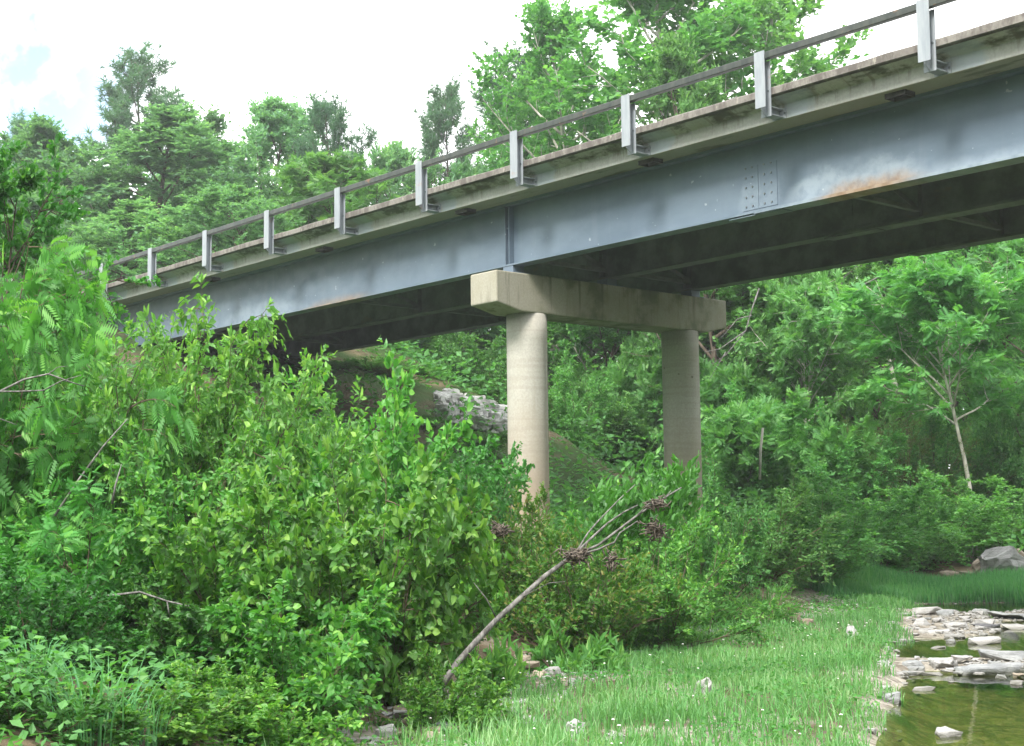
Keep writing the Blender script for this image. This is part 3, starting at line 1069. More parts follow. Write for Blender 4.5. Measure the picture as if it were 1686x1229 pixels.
def make_tree(name, seed, H, R, leaf='far', size=0.16, width=0.55, base=0.25, limbs=26, subs=8, twigs=7, m=12, twig_len=0.7, lean=0.0,
              top_pow=0.8, flat=0.6, layered=False, trunk_r=None, up=0.3, gap=0.0, limb_up=0.45, hang=0.0):
    r = np.random.default_rng(seed)
    w = MB()
    tr = trunk_r or H * 0.013
    tpts = path(r, (0, 0, -0.3), (lean * r.normal(), lean * r.normal(), 1), H * 0.92, 10, (0, 0, 0.1), 0.12)
    w.tube(tpts, np.linspace(tr, tr * 0.14, 11), 8)
    A = []; D = []; Ln = []; C = []
    for i in range(limbs):
        t = base + (1 - base) * ((i + r.random()) / limbs) ** 0.9
        t = min(t, 0.995)
        fi = t * 10; i0 = min(int(fi), 9)
        q = tpts[i0] + (tpts[i0 + 1] - tpts[i0]) * (fi - i0)
        az_ = i * 2.399 + r.uniform(-.5, .5)
        h = (t - base) / (1 - base)
        prof = (math.sin(math.pi * min(1, (0.16 + 0.84 * h)) ** top_pow) ** 0.75) if h < 0.995 else 0.2
        ln = R * max(0.22, prof) * r.uniform(0.75, 1.2)
        if r.random() < gap: continue
        el_ = limb_up + 0.75 * h + r.normal() * 0.15
        d = np.array([math.cos(az_), math.sin(az_), el_])
        pts = path(r, q, d, ln, 6, (0, 0, -0.15 if layered else 0.25), 0.22)
        w.tube(pts, np.linspace(tr * (0.42 - 0.25 * h), 0.012, 7), 5)
        cl = r.normal(0, 0.07)
        for j in range(subs):
            u = 0.25 + 0.75 * (j + r.random()) / subs
            fj = u * 6; j0 = min(int(fj), 5)
            q2 = pts[j0] + (pts[j0 + 1] - pts[j0]) * (fj - j0)
            d2 = rdir(r, pts[j0 + 1] - pts[j0], r.uniform(0.5, 1.15))
            d2 = d2 * np.array([1, 1, 0.35 if layered else 0.9]) + np.array([0, 0, 0.05 if layered else 0.22])
            l2 = ln * r.uniform(0.25, 0.48) * (1.15 - 0.4 * u)
            sp = path(r, q2, d2, l2, 3, (0, 0, 0.0 if layered else 0.2), 0.25)
            w.tube(sp, [0.02, 0.014, 0.009, 0.005], 3)
            for k in range(twigs):
                v = 0.15 + 0.85 * (k + r.random()) / twigs
                fk = v * 3; k0 = min(int(fk), 2)
                q3 = sp[k0] + (sp[k0 + 1] - sp[k0]) * (fk - k0)
                d3 = rdir(r, sp[k0 + 1] - sp[k0], r.uniform(0.3, 1.2)) * np.array([1, 1, 0.3 if layered else 0.8]) + np.array([0, 0, 0.12])
                A.append(q3); D.append(d3); Ln.append(twig_len * r.uniform(0.5, 1.2)); C.append(cl)
    A = np.array(A); D = np.array(D); Ln = np.array(Ln)
    P, X, N, S, T = twig_leaves(r, A, D, Ln, m, size, up=up, flat=flat, hang=hang, jit=0.45)
    T = np.clip(T + np.repeat(np.array(C), m), 0, 1)
    Wd = width * np.random.default_rng(seed + 1).uniform(0.8, 1.25, len(P))
    return w.mesh(name + '_trunk', True), leaf_mesh(name + '_crown', leaf, P, X, N, S, Wd, T)


def make_pine(name, seed, H, R, size=0.42, base=0.30, limbs=54, twigs=15, gap=0.04, per=2):
    r = np.random.default_rng(seed)
    w = MB()
    tr = H * 0.011
    tpts = path(r, (0, 0, -0.3), (0.02 * r.normal(), 0.02 * r.normal(), 1), H * 0.97, 12, (0, 0, 0.1), 0.08)
    w.tube(tpts, np.linspace(tr, tr * 0.12, 13), 8)
    P = []; X = []
    for i in range(limbs):
        h = (i + r.random()) / limbs
        if r.random() < gap and h < 0.85: continue
        t = min(base + (1 - base) * h, 0.995)
        fi = t * 12; i0 = min(int(fi), 11)
        q = tpts[i0] + (tpts[i0 + 1] - tpts[i0]) * (fi - i0)
        az_ = i * 2.399 + r.uniform(-.6, .6)
        ln = R * (1 - h ** 2.6) * (0.55 + 0.45 * min(1, h * 3)) * r.uniform(0.6, 1.15) + 0.5
        pts = path(r, q, (math.cos(az_), math.sin(az_), 0.15 + 0.7 * h), ln, 6, (0, 0, 0.5), 0.25)
        w.tube(pts, np.linspace(tr * (0.30 - 0.2 * h), 0.012, 7), 4)
        n = max(4, int(twigs * ln / R * 1.6))
        for k in range(n):
            v = 0.22 + 0.78 * (k + r.random()) / n
            fk = min(v * 6, 5.999); k0 = int(fk)
            q3 = pts[k0] + (pts[k0 + 1] - pts[k0]) * (fk - k0)
            d3 = rdir(r, pts[k0 + 1] - pts[k0], r.uniform(0.4, 1.1)) * np.array([1, 1, .6]) + np.array([0, 0, 0.35])
            l3 = r.uniform(0.35, 1.0)
            sp = path(r, q3, d3, l3, 2, (0, 0, .4), .2)
            w.tube(sp, [0.014, 0.010, 0.006], 3)
            for z in range(per + 2):
                f = 0.3 + 0.7 * z / (per + 1)
                a = sp[0] + (sp[2] - sp[0]) * f
                P.append(a + 0.10 * r.normal(size=3)); X.append(nrm(d3) + 0.5 * r.normal(size=3) + np.array([0, 0, .3]))
        for z in range(3):
            P.append(pts[-1] + 0.08 * r.normal(size=3)); X.append(pts[-1] - pts[-2] + 0.3 * r.normal(size=3))
    P = np.array(P); X = np.array(X); n = len(P)
    S = size * r.uniform(0.7, 1.25, n)
    T = np.clip(r.normal(0.45, 0.2, n), 0, 1)
    return w.mesh(name + '_trunk', True), leaf_mesh(name + '_crown', 'needle', P, X, r.normal(size=(n, 3)), S, np.ones(n), T)


def lib(key, pair, wood_mat, leaf_m):
    a, b = pair
    a.materials.append(M[wood_mat]); b.materials.append(M[leaf_m])
    LIB[key] = (a, b)


LIB = {}
# foreground shrubs
lib('ovate0', make_shrub('ovate', 21, 2.0, 1.25, size=0.130, width=0.60, stems=16, secs=13, twigs=5, m=8, low=0.03, flat=1.1, up=0.05, hang=0.18, upright=0.35), 'stem', 'shrub')
lib('ovate1', make_shrub('ovate', 22, 2.0, 1.4, size=0.128, width=0.56, stems=16, secs=13, twigs=5, m=8, low=0.03, flat=1.0, up=0.1, hang=0.12, upright=0.45), 'stem', 'shrub')
lib('lance0', make_shrub('lance', 31, 3.0, 1.5, size=0.135, width=0.42, stems=16, secs=12, twigs=6, m=9, low=0.05, hang=0.45, up=0.1, twig_len=0.36, flat=1.05), 'stem', 'lance')
lib('lance1', make_shrub('lance', 32, 3.0, 1.7, size=0.125, width=0.46, stems=16, secs=12, twigs=6, m=9, low=0.05, hang=0.3, up=0.1, twig_len=0.34, flat=1.05), 'stem', 'lance')
lib('pinnate0', make_shrub('pinnate', 41, 3.0, 1.8, leaf='pinnate', size=0.31, stems=17, secs=13, twigs=5, m=4, low=0.05, hang=0.5, up=0.05, upright=0.25, twig_len=0.34, rosette=False), 'stem', 'pinnate')
lib('pinnate1', make_shrub('pinnate', 42, 2.4, 1.9, leaf='pinnate', size=0.27, stems=15, secs=11, twigs=5, m=4, low=0.05, hang=0.3, twig_len=0.30, flat=1.0, rosette=False, upright=0.3), 'stem', 'pinnate')
lib('small0', make_shrub('small', 51, 1.8, 1.5, size=0.080, width=0.50, stems=18, secs=12, twigs=6, m=9, low=0.04, twig_len=0.24, upright=0.3, flat=1.05), 'stem', 'reddish')
lib('small1', make_shrub('small', 52, 2.0, 1.6, size=0.090, width=0.46, stems=18, secs=12, twigs=6, m=9, low=0.04, twig_len=0.26, hang=0.15, flat=1.05), 'stem', 'lance')
lib('dark0', make_shrub('dark', 61, 2.2, 1.5, size=0.115, width=0.62, stems=16, secs=12, twigs=5, m=9, low=0.03, hang=0.15, flat=1.05), 'stem', 'shrub_dark')
lib('willow0', make_shrub('willow', 71, 0.9, 0.9, size=0.12, width=0.13, stems=22, secs=8, twigs=3, m=9, hang=0.35, twig_len=0.2, low=0.05), 'stem', 'willow')
lib('herb0', make_shrub('herb', 72, 0.45, 0.5, size=0.105, width=0.30, stems=16, secs=5, twigs=2, m=6, hang=0.1, twig_len=0.12, low=0.2), 'stem', 'lance')
# woodland edge and trees
lib('edge0', make_shrub('edge', 81, 5.0, 2.6, leaf='far', size=0.19, width=0.62, stems=16, secs=15, twigs=7, m=10, twig_len=0.5, hang=0.1, low=0.08, flat=1.05), 'stem', 'wood')
lib('edge1', make_shrub('edge', 82, 5.0, 2.4, leaf='far', size=0.17, width=0.58, stems=16, secs=15, twigs=7, m=10, twig_len=0.5, hang=0.2, low=0.08, flat=1.05), 'stem', 'wood_light')
lib('edge2', make_shrub('edge', 83, 5.0, 2.8, leaf='feather', size=0.50, stems=15, secs=13, twigs=6, m=5, twig_len=0.5, hang=0.1, low=0.08, flat=1.2), 'stem', 'wood_light')
lib('cedar0', make_shrub('cedar', 84, 5.0, 1.7, leaf='far', size=0.10, width=0.25, stems=10, secs=16, twigs=8, m=11, twig_len=0.4, hang=0.25, low=0.08, flat=1.05), 'stem', 'cedar')
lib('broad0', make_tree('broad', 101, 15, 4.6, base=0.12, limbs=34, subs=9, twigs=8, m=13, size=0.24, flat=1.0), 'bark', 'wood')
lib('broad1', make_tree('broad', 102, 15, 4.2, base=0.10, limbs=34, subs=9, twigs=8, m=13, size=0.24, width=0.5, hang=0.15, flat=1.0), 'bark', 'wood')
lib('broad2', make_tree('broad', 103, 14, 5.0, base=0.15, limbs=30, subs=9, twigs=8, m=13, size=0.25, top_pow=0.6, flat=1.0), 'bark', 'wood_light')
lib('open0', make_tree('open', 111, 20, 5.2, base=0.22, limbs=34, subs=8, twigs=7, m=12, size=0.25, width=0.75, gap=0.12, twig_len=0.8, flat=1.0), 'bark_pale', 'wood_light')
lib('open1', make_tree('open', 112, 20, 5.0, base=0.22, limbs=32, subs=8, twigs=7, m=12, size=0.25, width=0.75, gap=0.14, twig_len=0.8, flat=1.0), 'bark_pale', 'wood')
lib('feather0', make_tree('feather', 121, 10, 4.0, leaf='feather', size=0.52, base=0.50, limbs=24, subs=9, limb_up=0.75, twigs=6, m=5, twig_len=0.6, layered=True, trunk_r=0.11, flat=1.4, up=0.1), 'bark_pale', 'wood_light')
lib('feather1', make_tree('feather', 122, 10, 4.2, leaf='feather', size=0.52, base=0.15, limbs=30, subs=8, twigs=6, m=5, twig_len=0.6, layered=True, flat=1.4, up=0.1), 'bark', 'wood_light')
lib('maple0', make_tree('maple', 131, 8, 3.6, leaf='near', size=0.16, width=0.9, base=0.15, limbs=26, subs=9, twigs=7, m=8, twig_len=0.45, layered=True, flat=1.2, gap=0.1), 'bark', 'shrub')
lib('pine0', make_pine('pine', 141, 22, 4.0), 'bark', 'needle')
lib('pine1', make_pine('pine', 142, 20, 3.6, gap=0.10, limbs=50), 'bark', 'needle')
lib('pine2', make_pine('pine', 143, 18, 4.4, gap=0.05, limbs=54, twigs=16), 'bark', 'needle')
SIZE = {'ovate0': (2.0, 1.25), 'ovate1': (2.0, 1.4), 'lance0': (3.0, 1.5), 'lance1': (3.0, 1.7), 'pinnate0': (3, 1.8), 'pinnate1': (2.4, 1.9),
        'small0': (1.8, 1.5), 'small1': (2.0, 1.6), 'dark0': (2.2, 1.5), 'willow0': (.9, .9), 'herb0': (.45, .5)}
for k_, (a_, b_) in LIB.items():
    n_ = len(b_.vertices)
    co_ = np.empty(n_ * 3, np.float32); b_.vertices.foreach_get('co', co_); co_ = co_.reshape(-1, 3)
    SIZE[k_] = (float(np.percentile(co_[:, 2], 99.3)), float(np.percentile(np.hypot(co_[:, 0], co_[:, 1]), 95)))


def plant(name, key, label, cat, u, d, vtop, wpx=None, group=None, leaf_m=None, wood_m=None, rz=None, hmin=0.3, sink=0.0):
    """a plant of library shape key, its foot at picture column u and distance d, its top as high as row vtop at that distance"""
    x, y, g = ground_uvd(u, d)
    top = at(u, vtop, d)[2]
    h0, r0 = SIZE[key]
    H = max(hmin, top - g + sink)
    sz = H / h0
    sx = sz if wpx is None else (wpx / 2) * (1.15 if cat == 'tree' else 1.0) * d / FPX / r0
    sx = float(np.clip(sx, sz * 0.5, sz * 2.6))
    o = empty(name, (x, y, g - sink), rz if rz is not None else rng.uniform(0, 6.28))
    o.scale = (sx, sx, sz)
    tag(o, label, cat, group)
    a, b = LIB[key]
    tree = cat == 'tree'
    s_ = link('trunk' if tree else 'stems', a, None, o)
    f_ = link('crown' if tree else 'foliage', b, None, o)
    for ob, mm in ((f_, leaf_m), (s_, wood_m)):
        if mm:
            ob.material_slots[0].link = 'OBJECT'; ob.material_slots[0].material = M[mm]
    return o


G1 = 'shrubs crowding the near bank'
G2 = 'shrubs along the far bank'
G3 = 'trees beyond the bridge'
G4 = 'trees of the wood on the right bank'
PLANTS = [
    # name, key, label, cat, u, d, vtop, width px, group, leaf material
    ('leafy_shrub', 'ovate0', 'glossy bright green broad-leaved shrub, the nearest and largest in the middle foreground beside the grass', 'shrub', 625, 12.6, 762, 370, G1, None),
    ('leafy_shrub', 'ovate1', 'broad-leaved green shrub with upright shoots left of the nearest large shrub', 'shrub', 440, 12.0, 790, 380, G1, None),
    ('leafy_shrub', 'ovate0', 'low broad-leaved shrub hanging over the bottom edge in front of the nearest large shrub', 'shrub', 490, 10.9, 960, 360, G1, None),
    ('leafy_shrub', 'ovate1', 'low broad-leaved shrub at the bottom left above the tuft of tall grass', 'shrub', 330, 11.5, 930, 300, G1, 'shrub_dark'),
    ('dark_shrub', 'dark0', 'dark green shrub in the shade at the far lower left corner', 'shrub', 60, 10.9, 930, 330, G1, None),
    ('pinnate_shrub', 'pinnate1', 'fern-like shrub with flat compound leaves at the left edge, below the bare grey branch', 'shrub', 130, 12.2, 800, 420, G1, None),
    ('drooping_shrub', 'lance1', 'pale drooping shrub standing between the fern-like shrub and the upright-shoot shrub', 'shrub', 290, 12.8, 740, 420, G1, None),
    ('drooping_shrub', 'pinnate0', 'tall sumac-like shrub with drooping compound leaves at the left edge', 'shrub', -40, 13.4, 430, 270, G1, None),
    ('drooping_shrub', 'lance1', 'tall drooping shrub just under the last rail posts in view', 'shrub', 110, 14.6, 545, 320, G1, None),
    ('drooping_shrub', 'lance0', 'tall shrub with pale drooping leaves overlapping the outer girder at its left', 'shrub', 325, 14.2, 498, 360, G1, None),
    ('drooping_shrub', 'lance1', 'tall drooping shrub left of the one that overlaps the outer girder', 'shrub', 215, 13.6, 555, 350, G1, None),
    ('drooping_shrub', 'lance1', 'rounded shrub with hanging leaves in front of the dark opening under the bridge', 'shrub', 415, 15.0, 580, 300, G1, None),
    ('leafy_shrub', 'ovate1', 'light green shrub with big upright leaves below the rock slope', 'shrub', 570, 16.5, 620, 230, G1, None),
    ('leafy_shrub', 'ovate0', 'broad-leaved shrub in the hollow between the hanging shrub and the rock slope shrub', 'shrub', 500, 14.6, 715, 240, G1, None),
    ('vine_tangle', 'dark0', 'shady vine-covered shrub below the white rock slope, left of the near column', 'shrub', 715, 18.5, 745, 300, G1, None),
    ('vine_tangle', 'dark0', 'dark shrub at the foot of the near column on its left', 'shrub', 785, 21.0, 750, 190, G1, None),
    ('privet_shrub', 'small0', 'small-leaved shrub with reddish new growth at the foot of the near column', 'shrub', 850, 18.0, 815, 260, G1, None),
    ('privet_shrub', 'small0', 'wide small-leaved shrub with reddish tips under the leaning grey trunk', 'shrub', 950, 16.8, 870, 330, G1, None),
    ('privet_shrub', 'small1', 'small-leaved shrub with hanging sprays right of the leaning grey trunk', 'shrub', 1075, 18.2, 850, 330, G1, None),
    ('privet_shrub', 'small1', 'low small-leaved shrub touching the grass left of the willow-leaved clump', 'shrub', 1000, 17.6, 950, 260, G1, None),
    ('leafy_shrub', 'ovate1', 'broad-leaved shrub in front of the foot of the far column', 'shrub', 1040, 20.5, 800, 230, G1, None),
    ('privet_shrub', 'small1', 'small-leaved shrub covering the foot of the far column', 'shrub', 1150, 22.5, 790, 260, G1, 'wood_light'),
    ('willow_clump', 'willow0', 'low clump of narrow willow leaves at the upper edge of the grass', 'shrub', 1190, 21.2, 965, 220, G1, None),
    ('leafy_herb', 'herb0', 'low leafy herb at the edge of the grass below the leaning trunk', 'shrub', 945, 15.6, 1040, 190, G1, 'willow'),
    ('leafy_herb', 'herb0', 'small herb beside the brown stones left of the grass', 'shrub', 790, 14.4, 1045, 110, G1, None),
    ('bank_shrub', 'small1', 'bright small-leaved bank shrub right of the far column foot', 'shrub', 1250, 26.0, 795, 300, G2, 'wood_light'),
    ('bank_shrub', 'edge1', 'rounded green bank shrub hanging over the middle of the grass edge', 'shrub', 1330, 27.5, 800, 330, G2, None),
    ('bank_shrub', 'edge0', 'dark green bank shrub behind the tall blue-green grass', 'shrub', 1420, 31.0, 800, 300, G2, None),
    ('bank_shrub', 'edge1', 'light bank shrub above the bare earth left of the boulder', 'shrub', 1530, 35.0, 790, 300, G2, None),
    ('bank_shrub', 'edge0', 'green bank shrub right behind the large boulder', 'shrub', 1660, 36.0, 780, 300, G2, None),
    ('bank_shrub', 'dark0', 'low bank shrub overhanging the bare earth', 'shrub', 1505, 33.0, 875, 170, G2, 'wood'),
    ('bank_shrub', 'dark0', 'low dark bank shrub behind the tall grass, left of the bare earth', 'shrub', 1440, 31.8, 880, 190, G2, 'wood'),
    ('cedar_bush', 'cedar0', 'brownish feathery cedar left of the slim pale trunk', 'shrub', 1490, 38.0, 650, 190, G2, None),
    ('cedar_bush', 'cedar0', 'small brownish cedar right of the slim pale trunk', 'shrub', 1640, 40.0, 720, 150, G2, 'wood'),
    # behind the columns
    ('young_tree', 'edge1', 'bright leafy young tree seen just right of the near column', 'tree', 938, 42.0, 590, 150, G4, None),
    ('young_tree', 'edge0', 'dark leafy young tree between the columns', 'tree', 1005, 44.0, 640, 230, G4, 'wood_light'),
    ('young_tree', 'edge2', 'feathery young tree against the left side of the far column', 'tree', 1068, 45.0, 560, 210, G4, None),
    ('young_tree', 'edge2', 'feathery young tree against the right side of the far column', 'tree', 1220, 42.0, 600, 220, G4, None),
    ('young_tree', 'edge1', 'young tree of layered leaves below the two pale trunks', 'tree', 1370, 38.0, 680, 250, G4, 'wood_light'),
    ('woodland_tree', 'broad0', 'tall dense tree between the two columns', 'tree', 985, 48.0, 430, 270, G4, 'wood_light'),
    ('young_tree', 'edge1', 'light bushy young tree just right of the far column foot', 'tree', 1195, 38.5, 650, 210, G4, None),
    ('young_tree', 'edge2', 'soft feathery young tree left of the two close pale trunks', 'tree', 1280, 38.0, 660, 220, G4, None),
    ('woodland_tree', 'broad1', 'tall tree just right of the cap beam end', 'tree', 1225, 44.0, 400, 290, G4, 'wood_light'),
    ('woodland_tree', 'broad0', 'dark dense tree behind the two pale trunks', 'tree', 1345, 50.0, 370, 260, G4, None),
    ('woodland_tree', 'broad1', 'tall tree left of the slim pale trunk tree', 'tree', 1450, 47.0, 380, 250, G4, 'wood_light'),
    ('slim_tree', 'feather0', 'slim tree with a bare pale trunk and flat feathery crown on the right bank', 'tree', 1597, 37.0, 425, 330, G4, None),
    ('slim_tree', 'feather0', 'left of two close pale slim trunks showing in the dark wood behind the far column', 'tree', 1313, 41.0, 470, 190, G4, 'wood'),
    ('slim_tree', 'feather0', 'right of two close pale slim trunks showing in the dark wood behind the far column', 'tree', 1337, 42.0, 440, 190, G4, 'wood'),
    ('woodland_tree', 'feather1', 'feathery light green tree at the right edge', 'tree', 1700, 42.0, 395, 260, G4, None),
    ('woodland_tree', 'broad2', 'broad tree behind the slim pale trunk', 'tree', 1590, 54.0, 350, 300, G4, 'wood'),
    ('woodland_tree', 'broad0', 'tall tree at the right edge behind the feathery one', 'tree', 1740, 55.0, 330, 260, G4, None),
    ('woodland_tree', 'broad2', 'tree behind the far column', 'tree', 1110, 54.0, 400, 280, G4, 'wood'),
    ('young_tree', 'edge0', 'dark leafy tree left of the near column above the rock slope', 'tree', 800, 48.0, 540, 170, G3, None),
    ('young_tree', 'edge0', 'dark leafy tree behind the top of the white rock slope', 'tree', 710, 50.0, 560, 210, G3, None),
    ('young_tree', 'edge1', 'pale young tree under the far girder near the bridge end', 'tree', 640, 50.0, 590, 120, G3, None),
    ('woodland_tree', 'broad1', 'tall tree closing the gap under the bridge left of the near column', 'tree', 760, 55.0, 470, 300, G3, None),
    # beyond the bridge deck
    ('slope_shrub', 'small1', 'low green shrub at the top of the white rock slope', 'shrub', 690, 43.5, 612, 90, 'low shrubs on the slope under the bridge', 'wood_light'),
    ('slope_shrub', 'small1', 'low shrub on the far crest of the slope above the white rock', 'shrub', 790, 43.5, 628, 120, 'low shrubs on the slope under the bridge', 'wood'),
    ('slope_shrub', 'dark0', 'dark low shrub on the slope between the white rock and the near shrubs', 'shrub', 700, 37.0, 690, 120, 'low shrubs on the slope under the bridge', 'wood'),
    ('slope_shrub', 'dark0', 'dark low shrub just below the white rock', 'shrub', 790, 36.0, 712, 130, 'low shrubs on the slope under the bridge', 'wood'),
    ('slope_shrub', 'small1', 'leafy low shrub on the crest of the slope beside the bridge end', 'shrub', 612, 42.0, 583, 120, 'low shrubs on the slope under the bridge', 'wood_light'),
    ('slope_shrub', 'small1', 'leafy low shrub halfway down the slope left of the white rock', 'shrub', 668, 41.0, 632, 110, 'low shrubs on the slope under the bridge', 'wood_light'),
    ('slope_shrub', 'dark0', 'dark low shrub in the shade under the bridge end', 'shrub', 560, 41.0, 600, 130, 'low shrubs on the slope under the bridge', 'wood'),
    ('slope_shrub', 'small0', 'brownish low shrub near the top of the slope by the bridge end', 'shrub', 640, 42.0, 610, 90, 'low shrubs on the slope under the bridge', 'cedar'),
    ('pine_tree', 'pine0', 'tallest slender pine at the upper left against the sky', 'tree', 243, 76.0, 78, 210, G3, None),
    ('pine_tree', 'pine2', 'dark dense pine between the broad round tree and the open pine', 'tree', 582, 57.0, 150, 165, G3, None),
    ('pine_tree', 'pine1', 'open pine with sky showing through left of the middle of the bridge', 'tree', 718, 68.0, 130, 165, G3, None),
    ('pine_tree', 'pine1', 'pine with long side boughs at the left of the tall poplars', 'tree', 875, 58.0, 80, 240, G3, None),
    ('pine_tree', 'pine1', 'thin pale pine at the far upper left', 'tree', 45, 74.0, 188, 150, G3, None),
    ('roadside_tree', 'broad0', 'broad round-topped tree at the upper left behind the rail', 'tree', 415, 61.0, 148, 265, G3, 'wood_haze_tint'),
    ('roadside_tree', 'broad1', 'wide tree standing below the tallest pine', 'tree', 235, 58.0, 175, 330, G3, 'wood_haze_tint'),
    ('roadside_tree', 'broad2', 'low tree with brownish gaps left of the tree below the tallest pine', 'tree', 110, 60.0, 205, 270, G3, 'wood_haze_tint'),
    ('roadside_tree', 'broad2', 'tree with pale leaf clumps just behind the rail at the left', 'tree', 330, 48.0, 300, 280, G3, 'wood_haze_tint'),
    ('roadside_tree', 'broad1', 'low tree behind the last two rail posts at the left', 'tree', 190, 50.0, 330, 230, G3, 'wood_haze_tint'),
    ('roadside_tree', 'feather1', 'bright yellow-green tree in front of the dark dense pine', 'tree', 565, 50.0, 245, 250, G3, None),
    ('roadside_tree', 'feather1', 'low hazy green rounded tree under the open pine', 'tree', 770, 55.0, 262, 190, G3, 'wood_haze_tint'),
    ('roadside_tree', 'broad0', 'tree filling the gap below the round-topped tree and the dark pine', 'tree', 480, 54.0, 270, 200, G3, 'wood_haze_tint'),
    ('poplar_tree', 'open0', 'tall open poplar rising over the middle of the rail, left of the tallest poplar', 'tree', 975, 50.0, -15, 300, G3, None),
    ('poplar_tree', 'open1', 'tallest open poplar rising out of the top of the picture', 'tree', 1125, 47.0, -120, 430, G3, None),
    ('poplar_tree', 'open1', 'tall open poplar at the right of the tallest one', 'tree', 1265, 50.0, -80, 350, G3, None),
    ('poplar_tree', 'broad2', 'lower light green tree in front of the tall poplars, just above the rail', 'tree', 1185, 43.0, 60, 270, G3, None),
    ('maple_tree', 'maple0', 'maple reaching in from the left edge with flat sprays of leaves', 'tree', 5, 15.5, 235, 330, G1, 'pinnate'),
    ('roadside_tree', 'broad1', 'tree behind the round-topped tree, showing between it and the tallest pine', 'tree', 325, 68.0, 195, 270, G3, 'wood_haze_tint'),
    ('roadside_tree', 'broad2', 'pale tree behind the bridge end at the far left', 'tree', 70, 54.0, 300, 230, G3, 'wood_haze_tint'),
    ('roadside_tree', 'broad0', 'tree between the dark dense pine and the open pine', 'tree', 650, 64.0, 240, 210, G3, 'wood_haze_tint'),
    ('roadside_tree', 'broad0', 'low tree right behind the fourth rail post from the left', 'tree', 410, 46.0, 300, 220, G3, 'wood_haze_tint'),
    ('poplar_tree', 'open0', 'shorter open poplar behind the rail at the left of the poplar group', 'tree', 905, 54.0, 60, 280, G3, 'wood'),
    ('dark_shrub', 'dark0', 'low dark green shrub under the bare branch at the lower left', 'shrub', 215, 11.0, 1040, 300, G1, None),
    ('dark_shrub', 'dark0', 'small dark shrub at the bottom edge right of the long grass tufts', 'shrub', 330, 10.3, 1085, 240, G1, 'shrub'),
    ('leafy_shrub', 'ovate1', 'broad-leaved shrub cut by the bottom edge at the lower left', 'shrub', 230, 9.3, 1110, 320, G1, None),
    ('dark_shrub', 'dark0', 'dark broad-leaved shrub filling the bottom left corner', 'shrub', 30, 8.9, 1080, 380, G1, None),
    ('leafy_shrub', 'ovate0', 'low broad-leaved shrub at the bottom edge in front of the low hanging shrub', 'shrub', 420, 10.0, 1120, 280, G1, None),
    ('leafy_shrub', 'ovate1', 'small broad-leaved shrub hiding the foot of the leaning grey trunk', 'shrub', 735, 11.3, 1078, 210, G1, None),
    ('leafy_shrub', 'ovate0', 'broad-leaved shrub at the right end of the near shrubs beside the stony strip', 'shrub', 690, 14.6, 900, 220, G1, None),
    ('woodland_tree', 'broad1', 'tall tree between the cap beam end and the two pale trunks', 'tree', 1285, 56.0, 360, 240, G4, 'wood_light'),
    ('woodland_tree', 'broad0', 'tall tree behind the gap between slim tree and right edge', 'tree', 1660, 48.0, 360, 260, G4, 'wood_light'),
    ('young_tree', 'edge1', 'light young tree left of the slim tree trunk near the ground', 'tree', 1545, 40.0, 660, 200, G4, None),
    ('young_tree', 'edge0', 'dark young tree at the right edge above the boulder', 'tree', 1690, 40.0, 640, 220, G4, None),
    ('young_tree', 'edge0', 'leafy young tree under the slanting pale trunk', 'tree', 1455, 42.0, 640, 200, G4, 'wood_light'),
]
for nm, key, lab, cat, u, d, vt, wp, grp, lm in PLANTS:
    plant(nm, key, lab, cat, u, d, vt, wp, grp, lm, sink=0.25 if (cat == 'shrub' and d < 23) else 0.0)

# ------------------------------------------------------------------ leaning sapling with flood debris
def uvd(pts, k=1.0):
    return np.array([at(u, v, d * k) for u, v, d in pts])


LK = 0.79


lean = empty('leaning_tree', tuple(at(722, 1138, 15.0 * LK)))
tag(lean, 'grey leaning sapling with a bare forked trunk slanting up to the right over the shrubs', 'tree', G1)


def world_part(name, mb, mat, par, smooth=True):
    o = mb.build(name, mat, None, smooth)
    o.parent = par; o.location = -Vector(par.location)
    return o


LT = MB()
LT.tube(uvd([(722, 1138, 15.0), (754, 1090, 15.1), (788, 1052, 15.2), (818, 1020, 15.3), (858, 984, 15.4), (898, 948, 15.5), (944, 915, 15.6)], LK),
        [0.030, 0.027, 0.025, 0.023, 0.022, 0.020, 0.019], 8)
forks = [
    ([(944, 915, 15.6), (975, 885, 15.7), (1000, 862, 15.9), (1028, 843, 16.0), (1050, 832, 16.1)], 0.017),
    ([(944, 915, 15.6), (985, 898, 15.6), (1015, 875, 15.6), (1048, 850, 15.7), (1085, 825, 15.8), (1122, 803, 15.9)], 0.019),
    ([(946, 916, 15.6), (985, 905, 15.4), (1012, 893, 15.3), (1020, 878, 15.3), (1050, 858, 15.3)], 0.015),
    ([(950, 908, 15.6), (968, 878, 15.8), (985, 858, 15.9), (1020, 822, 16.1), (1046, 798, 16.2)], 0.013),
    ([(1048, 850, 15.7), (1068, 830, 15.7), (1088, 826, 15.7), (1105, 808, 15.7)], 0.010),
    ([(818, 1020, 15.3), (800, 985, 15.2), (780, 960, 15.1)], 0.010),
    ([(858, 984, 15.4), (905, 960, 15.2), (930, 958, 15.1)], 0.006),
]
for pts, r0 in forks:
    LT.tube(uvd(pts, LK), np.linspace(r0, r0 * 0.4, len(pts)) * 0.72, 6)
world_part('trunk', LT, M['deadwood'], lean)
r_ = np.random.default_rng(77)
A_ = []; D_ = []; L_ = []
for i in range(230):
    u = r_.uniform(965, 1140); v = 880 - (u - 965) * 0.30 + r_.normal() * 26 - 5
    A_.append(at(u, v, (16.7 + r_.normal() * 0.3) * LK)); D_.append(np.array([0.35 * r_.normal(), 0.35 * r_.normal(), 0.8]) + 0.9 * _R * r_.uniform(-0.2, 1)); L_.append(r_.uniform(0.12, 0.25))
